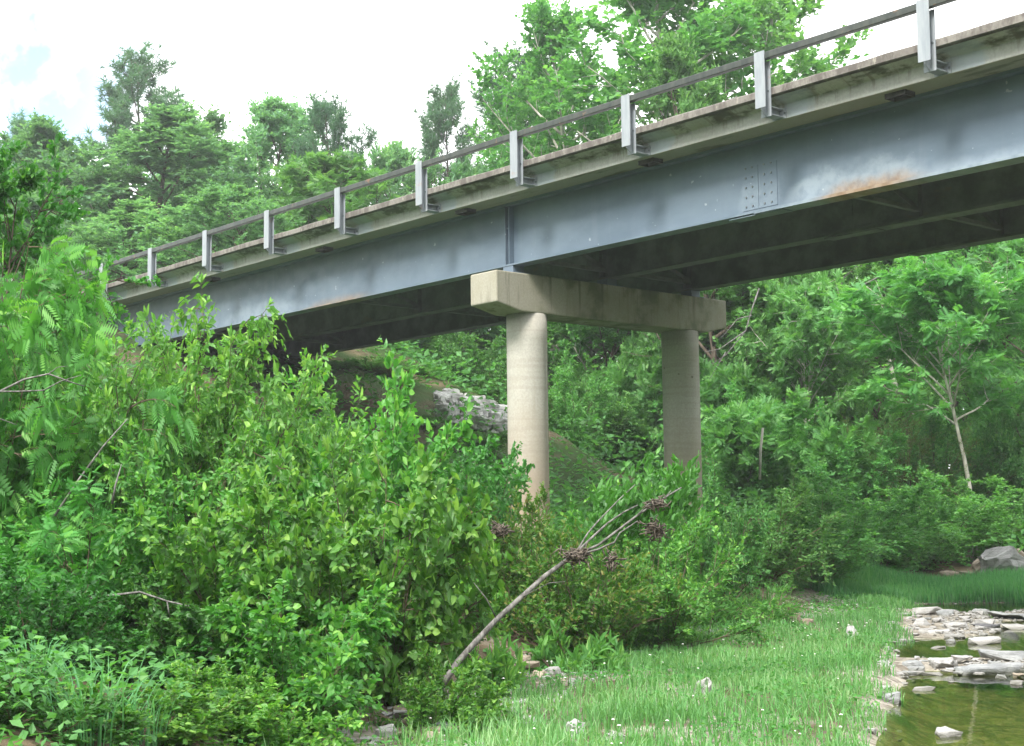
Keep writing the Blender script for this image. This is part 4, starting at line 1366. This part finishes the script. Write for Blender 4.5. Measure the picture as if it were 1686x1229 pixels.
P_, X_, N_, S_, T_ = twig_leaves(r_, np.array(A_), np.array(D_), np.array(L_), 8, 0.10, spread_=0.55, up=0.5)
fo = link('crown', leaf_mesh('leaning_crown', 'near', P_, X_, N_, S_, 0.42 * np.ones(len(P_)), T_ * 0.9), M['shrub_dark'], None)
fo.parent = lean; fo.location = -Vector(lean.location)


def debris(label, u, v, d, w, h, n=90, drop=0.5):
    r = np.random.default_rng(int(u))
    c = at(u, v, d * LK); w *= LK; h *= LK
    mb = MB()
    for i in range(n):
        p = r.normal(size=3) * np.array([w, w * 0.5, h]) * 0.5
        q = p + r.normal(size=3) * np.array([w, w * 0.5, h]) * 0.55 - np.array([0, 0, h * drop * r.random()])
        mid = (p + q) / 2 + r.normal(size=3) * 0.02
        P3 = [p[0] * _R + p[1] * _F + p[2] * np.array([0, 0, 1]), mid[0] * _R + mid[1] * _F + mid[2] * np.array([0, 0, 1]), q[0] * _R + q[1] * _F + q[2] * np.array([0, 0, 1])]
        mb.tube(P3, [0.006, 0.007, 0.004], 4)
    o = mb.build('debris_clump', M['debris'], None, True)
    o.location = c
    tag(o, label, 'flood debris', 'clumps of dry flood debris caught in branches')


debris('bundle of dry brown debris caught in the fork of the leaning grey trunk', 950, 914, 15.5, 0.13, 0.06, 130, 0.55)
debris('ball of dry grey debris hanging at the right of the leaning tree', 1078, 872, 16.2, 0.11, 0.09)
debris('small brown debris tuft below the right fork of the leaning tree', 1008, 922, 15.3, 0.06, 0.08, 50)
debris('pale wad of debris among the reddish shrub left of the leaning tree', 823, 874, 16.6, 0.10, 0.07)
debris('small wad of debris on the upper fork of the leaning tree', 1083, 829, 15.7, 0.10, 0.06, 60)

# bare branches sticking out of the shrubs
def bare_branch(label, polys, mat='deadwood', cat='dead branch'):
    mb = MB()
    for pts, r0 in polys:
        mb.tube(uvd(pts), np.linspace(r0, r0 * 0.35, len(pts)), 5)
    o = mb.build('dead_branch', M[mat], None, True)
    tag(o, label, cat, 'bare dead branches')


bare_branch('bare grey forked branch sticking out over the left shrubs', [
    ([(-60, 668, 11.6), (0, 645, 11.6), (40, 625, 11.6), (80, 616, 11.6), (118, 630, 11.6), (138, 636, 11.7)], 0.012),
    ([(0, 645, 11.6), (30, 645, 11.5), (72, 643, 11.5), (100, 628, 11.5), (134, 618, 11.5)], 0.008),
    ([(80, 616, 11.6), (95, 605, 11.6), (112, 603, 11.6)], 0.005)])
bare_branch('thin bare twig at the left edge below the forked branch', [([(-20, 682, 11.3), (0, 690, 11.3), (28, 700, 11.3)], 0.008)])
bare_branch('long thin bare pole slanting through the left shrubs', [([(90, 850, 11.7), (130, 790, 11.8), (170, 735, 11.9), (210, 690, 12.0)], 0.012)])
bare_branch('short bare stick standing upright in the left shrubs', [([(185, 830, 11.6), (190, 800, 11.6), (200, 765, 11.7)], 0.012)])
bare_branch('bare grey branch lying across the shaded hollow at the lower left', [
    ([(150, 985, 10.8), (230, 975, 10.8), (275, 990, 10.8), (330, 1003, 10.8), (350, 1005, 10.8)], 0.011), ([(275, 990, 10.8), (280, 1020, 10.8)], 0.007)])
bare_branch('pale bare limb hanging down right of the cap beam', [
    ([(1250, 475, 40), (1238, 510, 40), (1228, 545, 40), (1195, 585, 40), (1172, 600, 40)], 0.024),
    ([(1238, 520, 40), (1215, 525, 40), (1185, 560, 40)], 0.02), ([(1228, 545, 40), (1185, 575, 40), (1160, 580, 40)], 0.02),
    ([(1195, 580, 40), (1180, 605, 40), (1168, 625, 40)], 0.016)])
bare_branch('bundle of bare grey twigs showing above the right bank trees', [
    ([(1395, 500, 44), (1420, 470, 44), (1455, 452, 44), (1490, 440, 44)], 0.03), ([(1420, 470, 44), (1430, 490, 44), (1445, 497, 44)], 0.018),
    ([(1400, 495, 44), (1385, 470, 44), (1390, 455, 44)], 0.018)], cat='dead branch')


# slim pale trunks in the wood
def pale_trunk(label, pts, r0):
    mb = MB()
    mb.tube(uvd(pts), np.linspace(r0, r0 * 0.8, len(pts)), 8)
    o = mb.build('tree_trunk', M['bark_pale'], None, True)
    tag(o, label, 'tree trunk', 'slim pale trunks showing through the leaves')


pale_trunk('slanting pale trunk between the far column and the slim tree', [(1480, 660, 42), (1472, 630, 42), (1462, 590, 42), (1440, 540, 42)], 0.09)
pale_trunk('thin pale sapling stem low at the right of the far column', [(1251, 790, 33.0), (1252, 745, 33.0), (1256, 705, 33.0)], 0.035)

# ------------------------------------------------------------------ stuff: undergrowth, grass, flowers, far wood
def scatter(n, smin, smax, dmin, dmax, r, dpow=1.0):
    d = dmin + (dmax - dmin) * r.random(n) ** dpow
    s = smin + (smax - smin) * r.random(n)
    return s, d


def undergrowth():
    r = np.random.default_rng(5)
    out = []
    # near bank, with leaf size by distance
    s, d = scatter(150000, -16, 6, 5.5, 34, r, 1.5)
    ok = s < s_bush(d) - 0.35 - 0.5 * r.random(len(s))
    x, y = to_xy(s[ok], d[ok])
    zb = height(x, y)
    slope = (x < -16.5) & (x > -25) & (y > 3.5) & (y < 17) & (zb > 1.6)
    keep = (vnoise(x * 0.9, y * 0.9) > 0.12) & (zb < 5.5) & ~(slope & (vnoise(x * 0.8, y * 0.8) < 0.35))
    x, y, zb, dk = x[keep], y[keep], zb[keep], d[ok][keep]
    hh = r.random(len(x)) ** 1.3 * (0.12 + 0.75 * vnoise(x * 0.6 + 5, y * 0.6))
    out.append((x, y, zb + hh, 0.055 + 0.0022 * dk))
    s, d = scatter(90000, -30, 40, 28.5, 62, r)
    ok = (s < s_bush(d) + 100) & (d > 31 + 1.5 * vnoise(s, d)) | (s < s_bush(d))
    bare = (np.abs(s / d * FPX + 843 - 1565) < 60) & (d < 34)
    ok &= ~bare
    x, y = to_xy(s[ok], d[ok])
    zb = height(x, y)
    hh = r.random(len(x)) ** 1.2 * (0.25 + 1.3 * vnoise(x * 0.45 + 5, y * 0.45))
    slope = (x < -16.5) & (x > -25) & (y > 3.5) & (y < 17) & (zb > 1.6)
    keep = ~((np.abs(y - 3.5) < 5) & (zb > 5)) & ~(slope & (vnoise(x * 0.9 + 3, y * 0.9) < 0.42))
    out.append((x[keep], y[keep], (zb + hh)[keep], 0.12 + 0.002 * d[ok][keep]))
    x, y, z, S = [np.concatenate(q) for q in zip(*out)]
    n = len(x)
    P = np.stack([x, y, z], -1)
    X = np.concatenate([r.normal(size=(n, 2)), 0.25 + 0.4 * r.normal(size=(n, 1))], 1)
    N = r.normal(size=(n, 3)) * 0.5 + np.array([0, 0, 1])
    me = leaf_mesh('undergrowth', 'far', P, X, N, S * r.uniform(0.6, 1.3, n), r.uniform(0.4, 0.8, n), np.clip(r.normal(0.45, 0.2, n), 0, 1))
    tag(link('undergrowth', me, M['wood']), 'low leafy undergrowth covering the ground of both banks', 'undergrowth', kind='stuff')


undergrowth()


def far_woods():
    r = np.random.default_rng(9)
    nf = 230000
    n = nf + 40000
    ang = np.concatenate([r.uniform(-0.62, 0.62, nf), r.uniform(0.75, 2 * math.pi - 0.75, n - nf)])
    front = np.arange(n) < nf
    rad_ = np.where(front, r.uniform(62, 80, n), r.uniform(36, 50, n))  # second range: unseen ring round the camera, added to cut low sky light
    s = rad_ * np.sin(ang); d = rad_ * np.cos(ang)
    top = np.where(ang > 0.02, 9.0, 5.0) + 6.5 * vnoise(ang * 16, ang * 5 + 4) + 3.0 * vnoise(ang * 45, 3 + ang)
    top = np.where(front, top, 15 + 8 * vnoise(ang * 12, ang))
    # lower where the photograph shows sky just above the deck
    ok = np.ones(n, bool)
    x, y = to_xy(s, d)
    # keep the road clear
    ok &= ~((np.abs(y - 3.4) < 7) & (x < 20))
    g = height(x, y)
    z = g + top * r.random(n) ** 0.8
    ok &= ~((~front) & (np.abs(y - 3.4) < 9))
    P = np.stack([x, y, z], -1)[ok]; n = len(P)
    X = r.normal(size=(n, 3)) + np.array([0, 0, .2])
    N = r.normal(size=(n, 3)) * 0.6 + np.array([0, 0, .8])
    sz = np.where(front[ok], 0.36, 1.5)
    me = leaf_mesh('far_woods', 'far', P, X, N, sz * r.uniform(0.6, 1.3, n), r.uniform(0.5, 0.8, n), np.clip(r.normal(0.45, 0.2, n), 0, 1))
    tag(link('far_woods', me, M['wood']), 'distant woodland behind the trees, plus an unseen ring of it added to block low sky', 'woods', kind='stuff')


far_woods()


def blades(name, label, mat, s, d, hgt, wid, r, lean_=0.45, cat='grass', tintm=0.45):
    x, y = to_xy(s, d)
    z = height(x, y)
    n = len(x)
    az_ = r.uniform(0, 2 * math.pi, n)
    side = np.stack([-np.sin(az_), np.cos(az_), np.zeros(n)], -1)
    fw = np.stack([np.cos(az_), np.sin(az_), np.zeros(n)], -1)
    L1 = lean_ * r.random(n)
    B = np.stack([x, y, z - 0.01], -1)
    up = np.array([0, 0, 1.0])
    h = hgt[:, None]; w = wid[:, None]; l1 = (L1 * hgt)[:, None]
    p1 = B + up * h * 0.55 + fw * l1 * 0.35
    p2 = B + up * h * (1 - 0.25 * L1[:, None]) + fw * l1
    V = np.stack([B - side * w / 2, B + side * w / 2, p1 + side * w * 0.4, p1 - side * w * 0.4, p2], 1).reshape(-1, 3)
    o = (np.arange(n) * 5)[:, None]
    f4 = o + np.array([[0, 1, 2, 3]]); f3 = o + np.array([[3, 2, 4]])
    T = np.clip(r.normal(tintm, 0.24, n) + 0.55 * (vnoise(x * 0.7, y * 0.7) - 0.5), 0, 1)
    me = np_mesh(name, V, [f4, f3], np.concatenate([T, T]))
    return tag(link(name, me, M[mat]), label, cat, kind='stuff')


def grass():
    r = np.random.default_rng(12)
    s, d = scatter(330000, -4, 13, 8.6, 31, r, 1.25)
    sb, sw = s_bush(d), s_water(d)
    edge = sw + 0.5 * (vnoise(d * 1.4, s * 1.4) - 0.5) + 0.02 + 0.3 * sstep(16, 20, d)
    ok = (s < edge) & (s > sb - 0.6 * r.random(len(s)))
    x, y = to_xy(s, d)
    dens = np.clip((vnoise(x * 0.9 + 2, y * 0.9) * 0.55 + vnoise(x * 2.3, y * 2.3) * 0.45 - 0.26) * 2.6, 0.06, 1)
    dens = np.maximum(dens, 0.42 * sstep(1.5, 2.6, s - sb) * (1 - sstep(20, 25, d)))
    # thin strip of bare stones beside the bushes
    dens = dens * np.clip((s - sb - 0.25) / 0.9, 0.05, 1)
    ok &= r.random(len(s)) < dens
    s, d = s[ok], d[ok]
    hg = (0.05 + 0.12 * vnoise(s * 0.8 + 3, d * 0.8) + 0.09 * vnoise(s * 3.1, d * 3.1)) * r.uniform(0.45, 1.35, len(s))
    blades('grass', 'bright green fine grass on the gravel bar beside the creek', 'grass', s, d, hg, r.uniform(0.007, 0.014, len(s)), r, 0.95)
    s, d = scatter(120000, 4.5, 26, 26.8, 30.3, r)
    lo = 27.0 + 0.5 * vnoise(s * 1.2, d)
    ok = (d > lo) & (s > s_bush(d) - 2.0)
    ok |= (s > s_bush(d) - 0.4) & (s < s_water(d) + 0.2) & (d > 26.5)
    s, d = s[ok], d[ok]
    blades('tall_grass', 'dense blue-green tall grass lining the far edge of the creek', 'tall_grass', s, d,
           (0.20 + 0.20 * vnoise(s * 0.9, d * 0.9)) * r.uniform(0.5, 1.3, len(s)), r.uniform(0.012, 0.022, len(s)), r, 0.5)


grass()


def weeds():
    r = np.random.default_rng(44)
    s, d = scatter(60000, -3, 10, 9.5, 28, r, 1.3)
    ok = (s < s_water(d) + 0.1) & (s > s_bush(d) - 0.3)
    x, y = to_xy(s, d)
    ok &= vnoise(x * 1.1 + 7, y * 1.1) > 0.52
    x, y, dk = x[ok], y[ok], d[ok]
    n = len(x)
    P = np.stack([x, y, height(x, y) + r.uniform(0.01, 0.13, n)], -1)
    X = np.concatenate([r.normal(size=(n, 2)), 0.3 * r.normal(size=(n, 1)) + 0.2], 1)
    N = r.normal(size=(n, 3)) * 0.45 + np.array([0, 0, 1])
    me = leaf_mesh('weeds', 'far', P, X, N, r.uniform(0.02, 0.05, n) * (1 + 0.02 * dk), r.uniform(0.4, 0.8, n), np.clip(r.normal(0.45, 0.2, n), 0, 1))
    tag(link('weeds', me, M['willow']), 'low broad-leaved weeds mixed through the grass', 'weeds', kind='stuff')


weeds()


def grass_tuft(label, u, d, n, h, spread_):
    r = np.random.default_rng(int(u * 3 + d))
    x0, y0, g = ground_uvd(u, d)
    mb = MB()
    pts = []; F3 = []; F4 = []
    for i in range(n):
        a = r.uniform(0, 6.28); rr2 = spread_ * 0.35 * math.sqrt(r.random())
        b = np.array([rr2 * math.cos(a), rr2 * math.sin(a), -0.03])
        a2 = a + r.normal() * 0.5
        fw = np.array([math.cos(a2), math.sin(a2), 0]); sd = np.array([-fw[1], fw[0], 0])
        hh = h * r.uniform(0.55, 1.1); ln = spread_ * r.uniform(0.1, 0.8); w = r.uniform(0.007, 0.012)
        k = len(pts)
        for t in (0, 0.35, 0.7):
            c = b + np.array([0, 0, hh * (t * 1.25 - 0.35 * t * t)]) + fw * ln * t * t
            pts += [c - sd * w / 2 * (1 - 0.4 * t), c + sd * w / 2 * (1 - 0.4 * t)]
        pts.append(b + np.array([0, 0, hh * 0.86]) + fw * ln)
        F4 += [(k, k + 1, k + 3, k + 2), (k + 2, k + 3, k + 5, k + 4)]; F3.append((k + 4, k + 5, k + 6))
    T = np.clip(r.normal(0.5, 0.2, n), 0, 1)
    me = np_mesh('grass_tuft', np.array(pts), [np.array(F4), np.array(F3)], np.concatenate([np.repeat(T, 2), T]))
    o = link('grass_tuft', me, M['tall_grass' if u < 300 else 'grass'])
    o.location = (x0, y0, g)
    tag(o, label, 'grass tuft', 'tufts of long grass on the near bank')


grass_tuft('tuft of long arching grass at the bottom left in front of the dark shrubs', 165, 8.8, 70, 0.62, 0.7)
grass_tuft('small tuft of long grass at the lower left corner', 60, 9.7, 90, 0.45, 0.5)
grass_tuft('tuft of long grass right of the arching tuft at the bottom left', 235, 9.0, 50, 0.45, 0.45)
grass_tuft('soft tuft of long grass right of the willow leaved clump', 1250, 22.6, 200, 0.75, 0.9)


def flowers():
    r = np.random.default_rng(31)
    s, d = scatter(190, -2, 7, 9.5, 24, r, 1.2)
    ok = (s > s_bush(d) + 0.5) & (s < s_water(d) - 0.1)
    s, d = s[ok], d[ok]
    x, y = to_xy(s, d); z = height(x, y)
    V = []; F = []
    for i in range(len(x)):
        c = np.array([x[i], y[i], z[i] + r.uniform(0.12, 0.24)])
        rr2 = r.uniform(0.006, 0.014)
        k = len(V)
        for j in range(6):
            a = j * math.pi / 3
            V.append(c + np.array([rr2 * math.cos(a), rr2 * math.sin(a), 0.004 * (j % 2)]))
        V.append(c + np.array([0, 0, 0.008]))
        F += [(k + j, k + (j + 1) % 6, k + 6) for j in range(6)]
    me = np_mesh('white_flowers', np.array(V), [np.array(F)])
    tag(link('white_flowers', me, M['flower']), 'tiny white flower heads scattered through the grass', 'flowers', kind='stuff')


flowers()

# ------------------------------------------------------------------ rocks
def rock_mesh(seed, lx, ly, lz, n=16, slab=True, rough=0.05):
    r = random.Random(seed)
    bm = bmesh.new()
    for i in range(n):
        a = r.uniform(0, 6.283); q = r.uniform(0.62, 1.0)
        zz = r.choice((-1, 1)) * r.uniform(0.55, 1.0) if slab else r.uniform(-1, 1)
        k = math.sqrt(max(0.05, 1 - (0.55 * zz) ** 2))
        bm.verts.new((lx / 2 * q * k * math.cos(a), ly / 2 * q * k * math.sin(a), lz / 2 * zz * r.uniform(0.75, 1.0)))
    res = bmesh.ops.convex_hull(bm, input=bm.verts)
    bmesh.ops.delete(bm, geom=[g for g in res['geom_interior'] if isinstance(g, bmesh.types.BMVert)], context='VERTS')
    bmesh.ops.dissolve_limit(bm, angle_limit=rad(8), verts=bm.verts, edges=bm.edges)
    bmesh.ops.bevel(bm, geom=bm.edges[:], offset=min(lx, ly, lz) * 0.10, segments=1, affect='EDGES', clamp_overlap=True)
    bmesh.ops.triangulate(bm, faces=bm.faces)
    bmesh.ops.subdivide_edges(bm, edges=bm.edges[:], cuts=2, use_grid_fill=True)
    lx, ly, lz = float(lx), float(ly), float(lz)
    off = Vector((seed * 1.7, seed * 0.3, 0))
    amp = min(lx, ly, lz) * rough
    for v in bm.verts:
        q = v.co * (2.2 / max(lx, ly)) * 2 + off
        v.co += amp * 2 * mnoise.noise_vector(q) + amp * mnoise.noise_vector(q * 3.1)
        # bedding steps
        v.co.z += amp * 0.6 * math.sin(v.co.z / lz * 9 + seed)
    me = bpy.data.meshes.new('rock')
    bm.normal_update(); bm.to_mesh(me); bm.free()
    return me


RK = 'rocks along the edge of the creek'


def rock(label, u, v, wpx, hpx, mat='rock', z0=0.0, name='rock', group=RK, depth=0.95, slab=True, rough=0.05, seed=None, sinkf=0.30):
    """(u, v): middle of the rock's waterline or foot in the photo"""
    seed = seed or int(u * 7 + v * 3)
    dv = at(u, v, 1.0) - CAM
    t = (z0 - CAM[2]) / dv[2]
    p = CAM + dv * t
    d = t
    w = wpx * d / FPX * (1.18 if slab else 1.05); h = hpx * d / FPX * (0.68 if slab else 1.0)
    lz = h / (1 - sinkf)
    ly = w * depth
    me = rock_mesh(seed, w * 1.08, ly, lz, 18, slab, rough)
    o = link(name, me, M[mat])
    fwd = np.array([dv[0], dv[1], 0]); fwd = fwd / np.linalg.norm(fwd)
    o.location = (p[0] + fwd[0] * ly * 0.45, p[1] + fwd[1] * ly * 0.45, z0 + lz * (0.5 - sinkf))
    o.rotation_euler = (rng.uniform(-0.05, 0.05), rng.uniform(-0.05, 0.05), YAW + rng.uniform(-0.25, 0.25))
    tag(o, label, 'rock', group)
    return o


R_ = rock
R_('smooth white rock alone in the pool at the bottom right', 1562, 1216, 54, 17, 'rock', slab=False)
R_('small flat pale slab awash in the middle of the pool', 1521, 1138, 42, 9, 'rock', depth=0.5)
R_('grey angular rock at the water edge beside the grass, mirrored in the pool', 1470, 1160, 34, 22, 'rock_grey', slab=False)
R_('pale rounded stone behind the grey angular rock', 1447, 1150, 24, 13, 'rock', slab=False)
R_('pale stone in the grass edge left of the grey angular rock', 1431, 1176, 30, 20, 'rock', 0.02, slab=False)
R_('small stone at the grass edge near the bottom', 1412, 1192, 26, 10, 'rock_brown', 0.03)
R_('long low pale slab at the left end of the near rock bar', 1494, 1113, 56, 10, 'rock', depth=0.5)
R_('thin pale slab right of the long low slab', 1535, 1113, 40, 8, 'rock', depth=0.5)
R_('tilted pale slab against the grass at the left end of the near rock bar', 1462, 1102, 44, 18, 'rock', 0.03)
R_('pointed bluish slab leaning behind the long low slab', 1508, 1101, 40, 18, 'rock_grey', 0.02)
R_('large rounded pale rock with a dark hollow at the left of the ledge', 1553, 1104, 52, 22, 'rock', 0.0, slab=False)
R_('broad grey rock ledge at the right of the near rock bar', 1632, 1113, 120, 26, 'rock_grey', 0.0, depth=0.5)
R_('pale flat slab on the back of the near rock bar', 1585, 1090, 40, 14, 'rock', 0.05)
R_('long grey slab at the back of the near rock bar by the right edge', 1650, 1086, 95, 20, 'rock_grey', 0.05, depth=0.5)
R_('wide pale slab at the right edge of the near rock bar', 1690, 1108, 60, 30, 'rock', 0.02)
R_('small blue-grey stone in front of the ledge', 1650, 1118, 26, 9, 'rock_grey')
R_('small pinkish stone at the right edge in front of the ledge', 1678, 1116, 22, 11, 'rock_brown')
R_('rounded white stone at the right edge in the pool', 1675, 1128, 24, 9, 'rock')
R_('thin pale stone awash between the two rock bars', 1546, 1068, 28, 5, 'rock', depth=0.5)
R_('small flat stone awash in front of the ledge', 1570, 1125, 20, 4, 'rock', depth=0.5)
# far rubble bar
R_('long flat slab topping the far rubble bar at its left', 1530, 1010, 70, 15, 'rock', 0.05, depth=0.5)
R_('grey slab end beside the long flat slab of the far rubble bar', 1556, 1013, 30, 12, 'rock_grey', 0.04)
R_('grey pointed rock standing alone in the dark channel before the tall grass', 1615, 1012, 30, 13, 'rock_grey', 0.0)
R_('wide low grey boulder at the right end of the far rubble bar', 1660, 1022, 66, 20, 'rock_grey', 0.0)
R_('dark slab with a white top in the far rubble bar', 1624, 1036, 42, 11, 'rock_dark', 0.02)
R_('white slab lying on the dark slab of the far rubble bar', 1622, 1028, 34, 11, 'rock', 0.06)
R_('pale block at the left end of the far rubble bar beside the grass', 1461, 1047, 28, 16, 'rock', 0.0)
R_('tilted pale slab behind the left end block of the far rubble bar', 1468, 1034, 28, 16, 'rock', 0.05)
R_('brown-edged slab right of the left end block', 1488, 1038, 26, 12, 'rock_brown', 0.02)
R_('big pale rock at the right front of the far rubble bar', 1620, 1062, 56, 17, 'rock', 0.0)
R_('flat pale slab at the front of the far rubble bar with a mirror image below', 1460, 1062, 36, 8, 'rock', 0.0, depth=0.5)
R_('broad white slab in the middle of the far rubble bar', 1545, 1047, 50, 16, 'rock', 0.0)
R_('white slab behind the middle of the far rubble bar', 1575, 1034, 44, 13, 'rock', 0.03)
R_('grey stone in front of the broad middle slab', 1570, 1052, 38, 9, 'rock', 0.0)
R_('pale flat stone by the right edge in the far rubble bar', 1672, 1037, 52, 10, 'rock', 0.0)
R_('pale rounded block on the grass slope of the far rubble bar', 1519, 1028, 30, 14, 'rock', 0.05)
rr = random.Random(4)
for i in range(34):
    u = rr.uniform(1470, 1640); v = rr.uniform(1012, 1060)
    if v > 1045 and 1500 < u < 1525: continue
    R_('small pale stone packed among the larger slabs of the far rubble bar', u, v, rr.uniform(12, 26), rr.uniform(5, 10), rr.choice(['rock', 'rock', 'rock_grey']),
       0.0 if v > 1050 else 0.03, group='small stones of the far rubble bar', seed=100 + i)
for i in range(16):
    u = rr.uniform(1480, 1686); v = rr.uniform(1088, 1113)
    R_('small pale stone wedged among the slabs of the near rock bar', u, v, rr.uniform(12, 26), rr.uniform(5, 9), rr.choice(['rock', 'rock_grey']), 0.02,
       group='small stones of the near rock bar', seed=200 + i)
# bank and grass stones
R_('large pale weathered boulder on the far bank at the right edge', 1655, 950, 84, 56, 'rock', 0.36, 'boulder', slab=False, rough=0.045)
R_('dark slanting boulder leaning on the left of the large pale boulder', 1622, 948, 44, 30, 'rock_brown', 0.36, 'boulder', slab=False)
R_('brown boulder behind the large pale boulder at the right edge', 1692, 940, 44, 44, 'rock_brown', 0.45, 'boulder', slab=False)
R_('low pale stone on the bare earth left of the boulders', 1560, 948, 36, 12, 'rock_brown', 0.38)
R_('flat stone on the bare earth at the edge of the tall grass', 1590, 946, 30, 9, 'rock_brown', 0.38)
R_('pale rock half sunk in the grass below the rubble bar', 1405, 1050, 28, 20, 'rock', 0.12, slab=False, sinkf=0.45)
R_('rounded grey-brown stone at the back of the grass', 1305, 1028, 30, 18, 'rock_brown', 0.15, slab=False)
R_('brown stone touching the rounded grey-brown stone', 1330, 1029, 22, 12, 'rock_brown', 0.15, slab=False)
R_('low pale stone left of the rounded stone at the back of the grass', 1240, 1030, 34, 12, 'rock', 0.15)
R_('small stone before the willow-leaved clump', 1168, 1044, 26, 9, 'rock', 0.15)
R_('whitish rough rock in the middle of the grass', 1160, 1140, 32, 24, 'rock', 0.12, slab=False, rough=0.1, sinkf=0.45)
R_('pale rough rock at the bottom of the grass, left of the other one there', 948, 1208, 36, 24, 'rock', 0.12, slab=False, rough=0.1, sinkf=0.45)
R_('pale rough rock at the bottom of the grass, right of the other one there', 1015, 1218, 40, 18, 'rock', 0.12, slab=False, rough=0.1, sinkf=0.45)
R_('long pale slab lying by the shrubs left of the grass', 785, 1180, 90, 20, 'rock_brown', 0.12, depth=0.5)
R_('grey stone at the foot of the nearest large shrub', 735, 1202, 40, 14, 'rock_grey', 0.12)
R_('flat stone left of the long pale slab', 690, 1190, 40, 12, 'rock_grey', 0.12)
R_('tan stone beside the herb at the left of the grass', 865, 1100, 46, 14, 'rock_brown', 0.15)
R_('brown stone behind the tan stone at the left of the grass', 860, 1088, 34, 12, 'rock_brown', 0.2)
R_('grey stone at the top of the stony strip', 905, 1108, 40, 12, 'rock', 0.15)
for i in range(85):
    d = rr.uniform(10.6, 18); s = float(s_bush(d)) + rr.uniform(-0.25, 0.8)
    x, y = to_xy(s, d)
    me = rock_mesh(300 + i, *(lambda q: (q, q * 0.7, q * 0.4))(rr.uniform(0.07, 0.28)), 14, True, 0.05)
    o = link('rock', me, M[rr.choice(['rock_brown', 'rock', 'rock_brown', 'rock_grey'])])
    o.location = (x, y, hz(x, y) + 0.02); o.rotation_euler = (0, 0, rr.uniform(0, 6.28))
    tag(o, 'small brownish stone in the stony strip between the shrubs and the grass', 'rock', 'small stones between shrubs and grass')

def gravel():
    r = np.random.default_rng(91)
    temps = []
    for i in range(10):
        me = bpy.data.meshes.new('g'); bm = bmesh.new()
        for k in range(11):
            q = nrm(r.normal(size=3)) * np.array([0.5, 0.4, 0.22]) * r.uniform(0.8, 1.1)
            bm.verts.new(tuple(float(c) for c in q))
        res = bmesh.ops.convex_hull(bm, input=bm.verts)
        bmesh.ops.delete(bm, geom=[g for g in res['geom_interior'] if isinstance(g, bmesh.types.BMVert)], context='VERTS')
        bmesh.ops.triangulate(bm, faces=bm.faces)
        bm.verts.ensure_lookup_table(); bm.verts.index_update()
        temps.append((np.array([v.co[:] for v in bm.verts]), np.array([[v.index for v in f.verts] for f in bm.faces])))
        bm.free(); bpy.data.meshes.remove(me)
    s, d = scatter(60000, -2, 12, 10, 27.5, r)
    x, y = to_xy(s, d); z = height(x, y)
    sb, sw = s_bush(d), s_water(d)
    bar = (s > sw - 0.1) & (z > -0.06) & ((s > sw + 0.9) | (r.random(len(s)) < 0.22))
    strip = (s > sb - 0.3) & (s < sb + 0.9 + 0.6 * vnoise(d, s))
    ok = (bar & (r.random(len(s)) < 0.45)) | (strip & (r.random(len(s)) < 0.30))
    x, y, z = x[ok], y[ok], z[ok]
    V = []; F = []; o = 0
    for i in range(len(x)):
        tv, tf = temps[i % 10]
        sz = 0.03 + 0.11 * r.random() ** 2.5
        a = r.uniform(0, 6.28); ca, sa = math.cos(a), math.sin(a)
        V.append(np.stack([x[i] + sz * (tv[:, 0] * ca - tv[:, 1] * sa), y[i] + sz * (tv[:, 0] * sa + tv[:, 1] * ca), z[i] + sz * (tv[:, 2] + 0.08)], -1))
        F.append(tf + o); o += len(tv)
    me = np_mesh('gravel', np.concatenate(V), [np.concatenate(F)])
    tag(link('gravel', me, M['rock']), 'loose pebbles on the stone bars and along the edge of the grass', 'gravel', kind='stuff')


gravel()

# white rock facing on the fill slope beyond the near column
def riprap():
    r = random.Random(8)
    n = 0
    bmv = []; bmf = []
    for i in range(230):
        u = r.uniform(722, 838); v0 = np.interp(u, [722, 760, 838], [650, 654, 688]); v1 = np.interp(u, [722, 760, 838], [690, 708, 724])
        v = r.uniform(v0, v1)
        # march the ray to the ground
        dv = at(u, v, 1.0) - CAM
        t = 22.0
        while t < 60 and CAM[2] + dv[2] * t > hz(CAM[0] + dv[0] * t, CAM[1] + dv[1] * t): t += 0.25
        if t >= 60: continue
        p = CAM + dv * t
        q = r.uniform(0.16, 0.42) if i % 4 else r.uniform(0.45, 0.8)
        k = len(bmv)
        me = rock_mesh(900 + i % 23, q, q * 0.8, q * 0.55, 12, True, 0.06)
        a = r.uniform(0, 6.28); ca, sa = math.cos(a), math.sin(a)
        bmv += [(p[0] + c.co.x * ca - c.co.y * sa, p[1] + c.co.x * sa + c.co.y * ca, p[2] + c.co.z + 0.10 + 0.1 * q) for c in me.vertices]
        bmf += [tuple(k + j for j in f.vertices) for f in me.polygons]
        bpy.data.meshes.remove(me)
    if not bmv: return
    me = bpy.data.meshes.new('rock_facing'); me.from_pydata(bmv, [], bmf)
    tag(link('rock_facing', me, M['rock_white']), 'loose white broken rock covering the slope left of the near column', 'riprap', kind='stuff')


riprap()

# ------------------------------------------------------------------ haze: damp summer air
hb = MB().box(-950, 950, -950, 950, -2.0, 27.0).mesh('haze')
hm = bpy.data.materials.new('haze'); hm.use_nodes = True
hn = hm.node_tree; hn.nodes.clear()
ho = hn.nodes.new('ShaderNodeOutputMaterial'); hv = hn.nodes.new('ShaderNodeVolumePrincipled')
hv.inputs['Color'].default_value = (0.93, 0.97, 1.0, 1)
hv.inputs['Density'].default_value = HAZE
hv.inputs['Anisotropy'].default_value = 0.2
hn.links.new(hv.outputs[0], ho.inputs['Volume'])
tag(link('haze', hb, hm), 'thin damp summer haze over the whole valley', 'haze', kind='stuff')
